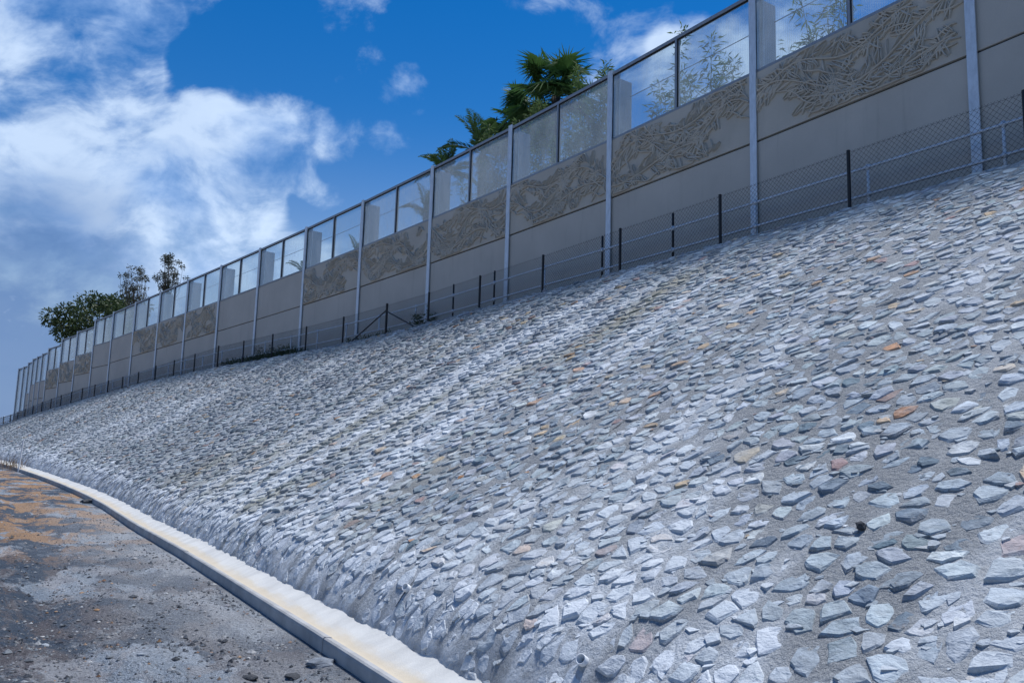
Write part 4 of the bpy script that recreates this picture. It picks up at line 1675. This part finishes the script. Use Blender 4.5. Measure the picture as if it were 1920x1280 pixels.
def plant_all():
    t = put(1045, 182, -5)
    fan_palm(flat_on_bank(t), [float(x) for x in t], 1.25, 30, 5, 'tall fan palm with the larger crown rising above the clear panes', 'fan palms behind the wall')
    t = put(970, 228, -5.4)
    fan_palm(flat_on_bank(t), [float(x) for x in t], 1.05, 22, 9, 'shorter fan palm with drooping fans left of the tallest palm', 'fan palms behind the wall')
    t = put(905, 290, -4)
    feather_palm(flat_on_bank(t), [float(x) for x in t], 1.75, 17, 3, 'feather palm whose upright fronds rise just left of the fan palms', 'feather palms behind the wall', 5)
    t = put(838, 325, -4.3)
    feather_palm(flat_on_bank(t), [float(x) for x in t], 1.5, 14, 8, 'low feather palm with dark fronds spilling over the top rail', 'feather palms behind the wall', 0)
    t = put(800, 400, -3.2)
    feather_palm(flat_on_bank(t), [float(x) for x in t], 1.35, 9, 12, 'pale sparse palm seen through the pane left of the dusty panes', 'feather palms behind the wall', 20)
    t = put(672, 488, -4.5)
    feather_palm(flat_on_bank(t), [float(x) for x in t], 1.3, 9, 14, 'small palm whose tips show low behind two panes', 'feather palms behind the wall', 20)
    t = put(570, 512, -5)
    feather_palm(flat_on_bank(t), [float(x) for x in t], 1.2, 9, 15, 'farthest small palm peeping over the plain panel', 'feather palms behind the wall', 15)
    for (px, py, o, nc, lv, sp, lab, sd_) in (
            (1262, 118, -2.4, 8, 190, .75, 'loose bamboo clump behind the pane left of a mullion', 21),
            (1335, 100, -2.2, 7, 210, .65, 'bamboo clump with a leaning tip crossing white cloud', 22),
            (1552, 5, -2.0, 7, 210, .6, 'nearest bamboo clump behind the top right panes', 23),
            (1470, 62, -2.2, 4, 120, .5, 'thin low bamboo sprig beside a galvanised post', 28),
            (1118, 165, -2.6, 13, 420, 1.0, 'dense bamboo thicket behind the dusty pane under the palms', 24),
            (1030, 225, -2.8, 13, 420, 1.0, 'second bamboo thicket filling the hazy pane below the tall palm', 25),
            (925, 275, -2.6, 11, 340, .9, 'bamboo thicket in the hazy pane below the feather palm', 26)):
        t = put(px, py, o)
        b = flat_on_bank(t)
        bamboo(b, float(t[2]) - b[2], nc, sp, sd_, lab, 'bamboo behind the clear panes', lv)
    c = at(194, 606, 84)
    branch_tree('leafy_tree', flat_on_bank(c), [float(x) for x in c], (4.1, 4.1, 2.75), 46, 210, .34, 'tree', 31, 'big dense dark green tree behind the far end of the wall')
    c = at(318, 515, 66)
    branch_tree('gum_tree', flat_on_bank(c), [float(x) for x in c], (1.0, 1.0, 1.55), 44, 44, .15, 'gum', 33, 'taller thin gum tree with open twigs above the panes', 'thin gum trees', True)
    c = at(258, 535, 68)
    branch_tree('gum_tree', flat_on_bank(c), [float(x) for x in c], (1.15, 1.15, 1.5), 42, 34, .15, 'gum', 36, 'shorter leaning gum tree next to the dense tree', 'thin gum trees', True)

    # shrubs and weeds on the verge
    for (s, h, r, lab, sd_) in ((26.4, .62, .35, 'taller dark weed clump beside the wall left of the braced fence post', 41), (24.6, .5, .30, 'smaller weed clump, the nearer of two left of the braced fence post', 42),
                                (15.4, .55, .3, 'little green shrub right of the braced fence post', 43), (79.5, .9, .5, 'dark bush at the far end of the fence', 44)):
        R = random.Random(sd_)
        rn = np.random.default_rng(sd_)
        b = W(s, .34, float(zc(s)) - .31)
        root = empty('weed_shrub', [float(x) for x in b], lab, 'shrub', 'shrubs on the verge')
        P, D = [], []
        st = MB()
        for k in range(9):
            a = R.uniform(0, 6.28)
            e = b + np.array([math.cos(a) * r, math.sin(a) * r * .6, h * R.uniform(.7, 1.2) + .38])
            st.tube([b, e], [.008, .003], 4)
            for j in range(60):
                u = R.uniform(.3, 1)
                P.append(tuple(b + (e - b) * u + np.array([R.gauss(0, .08), R.gauss(0, .06), R.gauss(0, .06)])))
                D.append((R.gauss(0, 1), R.gauss(0, 1), R.gauss(.3, .6)))
        st.build('stems', MT['culm'], root, origin=b)
        V, F = leaf_cloud(P, D, .10, .035, rn)
        mesh_obj('foliage', V, F, MT['weed'], root, False, origin=b)
    # weedy grass strip
    rn = np.random.default_rng(50)
    P, D = [], []
    for (s0, s1, n, hh) in ((23.2, 30.2, 4200, .62), (16.9, 19.6, 1300, .52), (33, 40, 1200, .45), (57, 63, 700, .42)):
        s = rn.uniform(s0, s1, n)
        o = rn.uniform(.1, .74, n)
        q = W(s, o, zc(s) - .30)
        P.append(q + np.stack([0 * s, 0 * s, rn.uniform(0, hh, n)], -1))
        D.append(np.stack([rn.normal(0, .5, n), rn.normal(0, .5, n), rn.uniform(.4, 1.2, n)], -1))
    V, F = leaf_cloud(np.concatenate(P), np.concatenate(D), .17, .022, rn)
    tag(mesh_obj('weedy_grass', V, F, MT['weed'], None, False), 'rank green weeds growing along the verge behind the fence', 'weeds', kind='stuff')


plant_all()


# ------------------------------------------------------------------ small things
def small_things():
    # white stake and dry grass by the far kerb
    s, o = 29.4, 7.75
    p = W(s, o)
    g = GH(p[0], p[1])
    mb = MB()
    b = np.array([p[0], p[1], g])
    mb.hexa([b + np.array(v) for v in ((-.02, -.02, -.1), (.02, -.02, -.1), (.02, .02, -.1), (-.02, .02, -.1), (.06, -.02, 1.12), (.10, -.02, 1.12), (.10, .02, 1.12), (.06, .02, 1.12))])
    st = mb.build('marker_stake', MT['pvc'], origin=b)
    tag(st, 'thin white marker stake standing beside the far kerb', 'stake')
    bev(st, .004)
    R = random.Random(61)
    rn = np.random.default_rng(61)
    b = W(30.4, 7.75)
    b[2] = GH(b[0], b[1])
    P = [tuple(b + np.array([R.gauss(0, .20), R.gauss(0, .25), 0])) for k in range(80)]
    D = [(R.gauss(0, .3), R.gauss(0, .3), 1) for k in range(80)]
    V, F = leaf_cloud(P, D, .50, .016, rn, -.0)
    tg = mesh_obj('dry_grass_tuft', V, F, MT['straw'], None, False, origin=b)
    tag(tg, 'dry brown grass tuft beside the white stake', 'grass')

    # weep pipes let into the slope
    for (s, q, lab) in ((-2.84, 9.72, 'round white weep pipe mouth between stones near the bottom edge'),
                        (-.24, 9.62, 'small white weep pipe end low on the slope above the drain')):
        q = min(q, float(qfoot(s)) - .32)
        c = surf(np.array(s), np.array(q), .0)
        n = surf(np.array(s), np.array(q), 1.0) - c
        ax = Vector(n) * .55 + Vector((-FWD[0], -FWD[1], 0)) * .3
        ax.normalize()
        c = Vector(c)
        a = ax.orthogonal().normalized()
        bb = ax.cross(a)
        vs, fs = [], []
        N = 16
        for (d, r) in ((-.08, .030), (.045, .030), (.045, .024), (-.05, .024)):
            for k in range(N):
                t = 6.2832 * k / N
                vs.append(c + ax * d + (a * math.cos(t) + bb * math.sin(t)) * r)
        for j in range(3):
            for k in range(N):
                fs.append((j * N + k, j * N + (k + 1) % N, (j + 1) * N + (k + 1) % N, (j + 1) * N + k))
        fs.append(tuple(3 * N + k for k in range(N)))
        o = mesh_obj('weep_pipe', vs, fs, MT['pvc'], None, True, origin=c)
        tag(o, lab, 'pipe', 'weep pipes in the slope')

    def lump(name, c, r, mat, lab, cat, grp, seed, sq=.7, sub=2):
        bm = bmesh.new()
        bmesh.ops.create_icosphere(bm, subdivisions=sub, radius=1)
        for v in bm.verts:
            k = 1 + .45 * mnoise.noise(v.co * 1.6 + Vector((seed, 0, 0))) + .22 * mnoise.noise(v.co * 4.5 + Vector((0, seed, 0)))
            v.co = v.co * k
            v.co = Vector((v.co.x * r[0], v.co.y * r[1], v.co.z * r[2]))
        me = bpy.data.meshes.new(name)
        bm.to_mesh(me)
        bm.free()
        me.materials.append(mat)
        n = len(me.vertices)
        for k, a in (('lime', 0.0), ('seed', (seed * .137) % .7)):
            at_ = me.attributes.new(k, 'FLOAT', 'POINT')
            at_.data.foreach_set('value', np.full(n, a, 'f'))
        tn = me.attributes.new('tint', 'FLOAT_COLOR', 'POINT')
        tn.data.foreach_set('color', np.tile(np.array([.17, .19, .22, 1], 'f'), n))
        o = bpy.data.objects.new(name, me)
        o.location = [float(x) for x in c]
        o.rotation_euler = (0, 0, seed)
        link(o)
        tag(o, lab, cat, grp)
        return o
    for (s, q, r, lab, sd_) in ((-3.85, 8.42, .030, 'dark crumbly clod lying on pale stones at the lower right', 1.3),):
        c = surf(np.array(s), np.array(q), .025)
        lump('mortar_clod', c, (r, r * .8, r * .8), MT['clod'], lab, 'clod', 'clods lying on the slope', sd_)
    # stones on the dirt
    for (px, py, r, lab, sd_, mat) in ((603, 1247, .085, 'flat grey slab of stone lying on the dirt next to the kerb', 1.1, 'stone'),
                                       (548, 1270, .05, 'dark lump of dirt at the bottom edge near the kerb', 2.2, 'clod'),
                                       (468, 1272, .045, 'rounded dark clod left of the kerb at the bottom edge', 3.3, 'clod'),
                                       (168, 942, .16, 'black clod against the far kerb bend', 4.4, 'clod'),
                                       (84, 1210, .03, 'flat pale pebble on dark gravel at lower left', 5.5, 'stone'),
                                       (265, 1227, .022, 'reddish pebble on the dirt at the bottom', 6.6, 'stone')):
        d = pix_dir(px, py)
        t = 3.0
        while t < 60:
            p = CAM + d * t
            if p[2] < GH(p[0], p[1]):
                break
            t += .03
        lump('loose_rock', (p[0], p[1], p[2] + r * .18), (r * 1.3, r, r * .42), MT[mat], lab, 'rock', 'loose rocks on the dirt', sd_)


small_things()
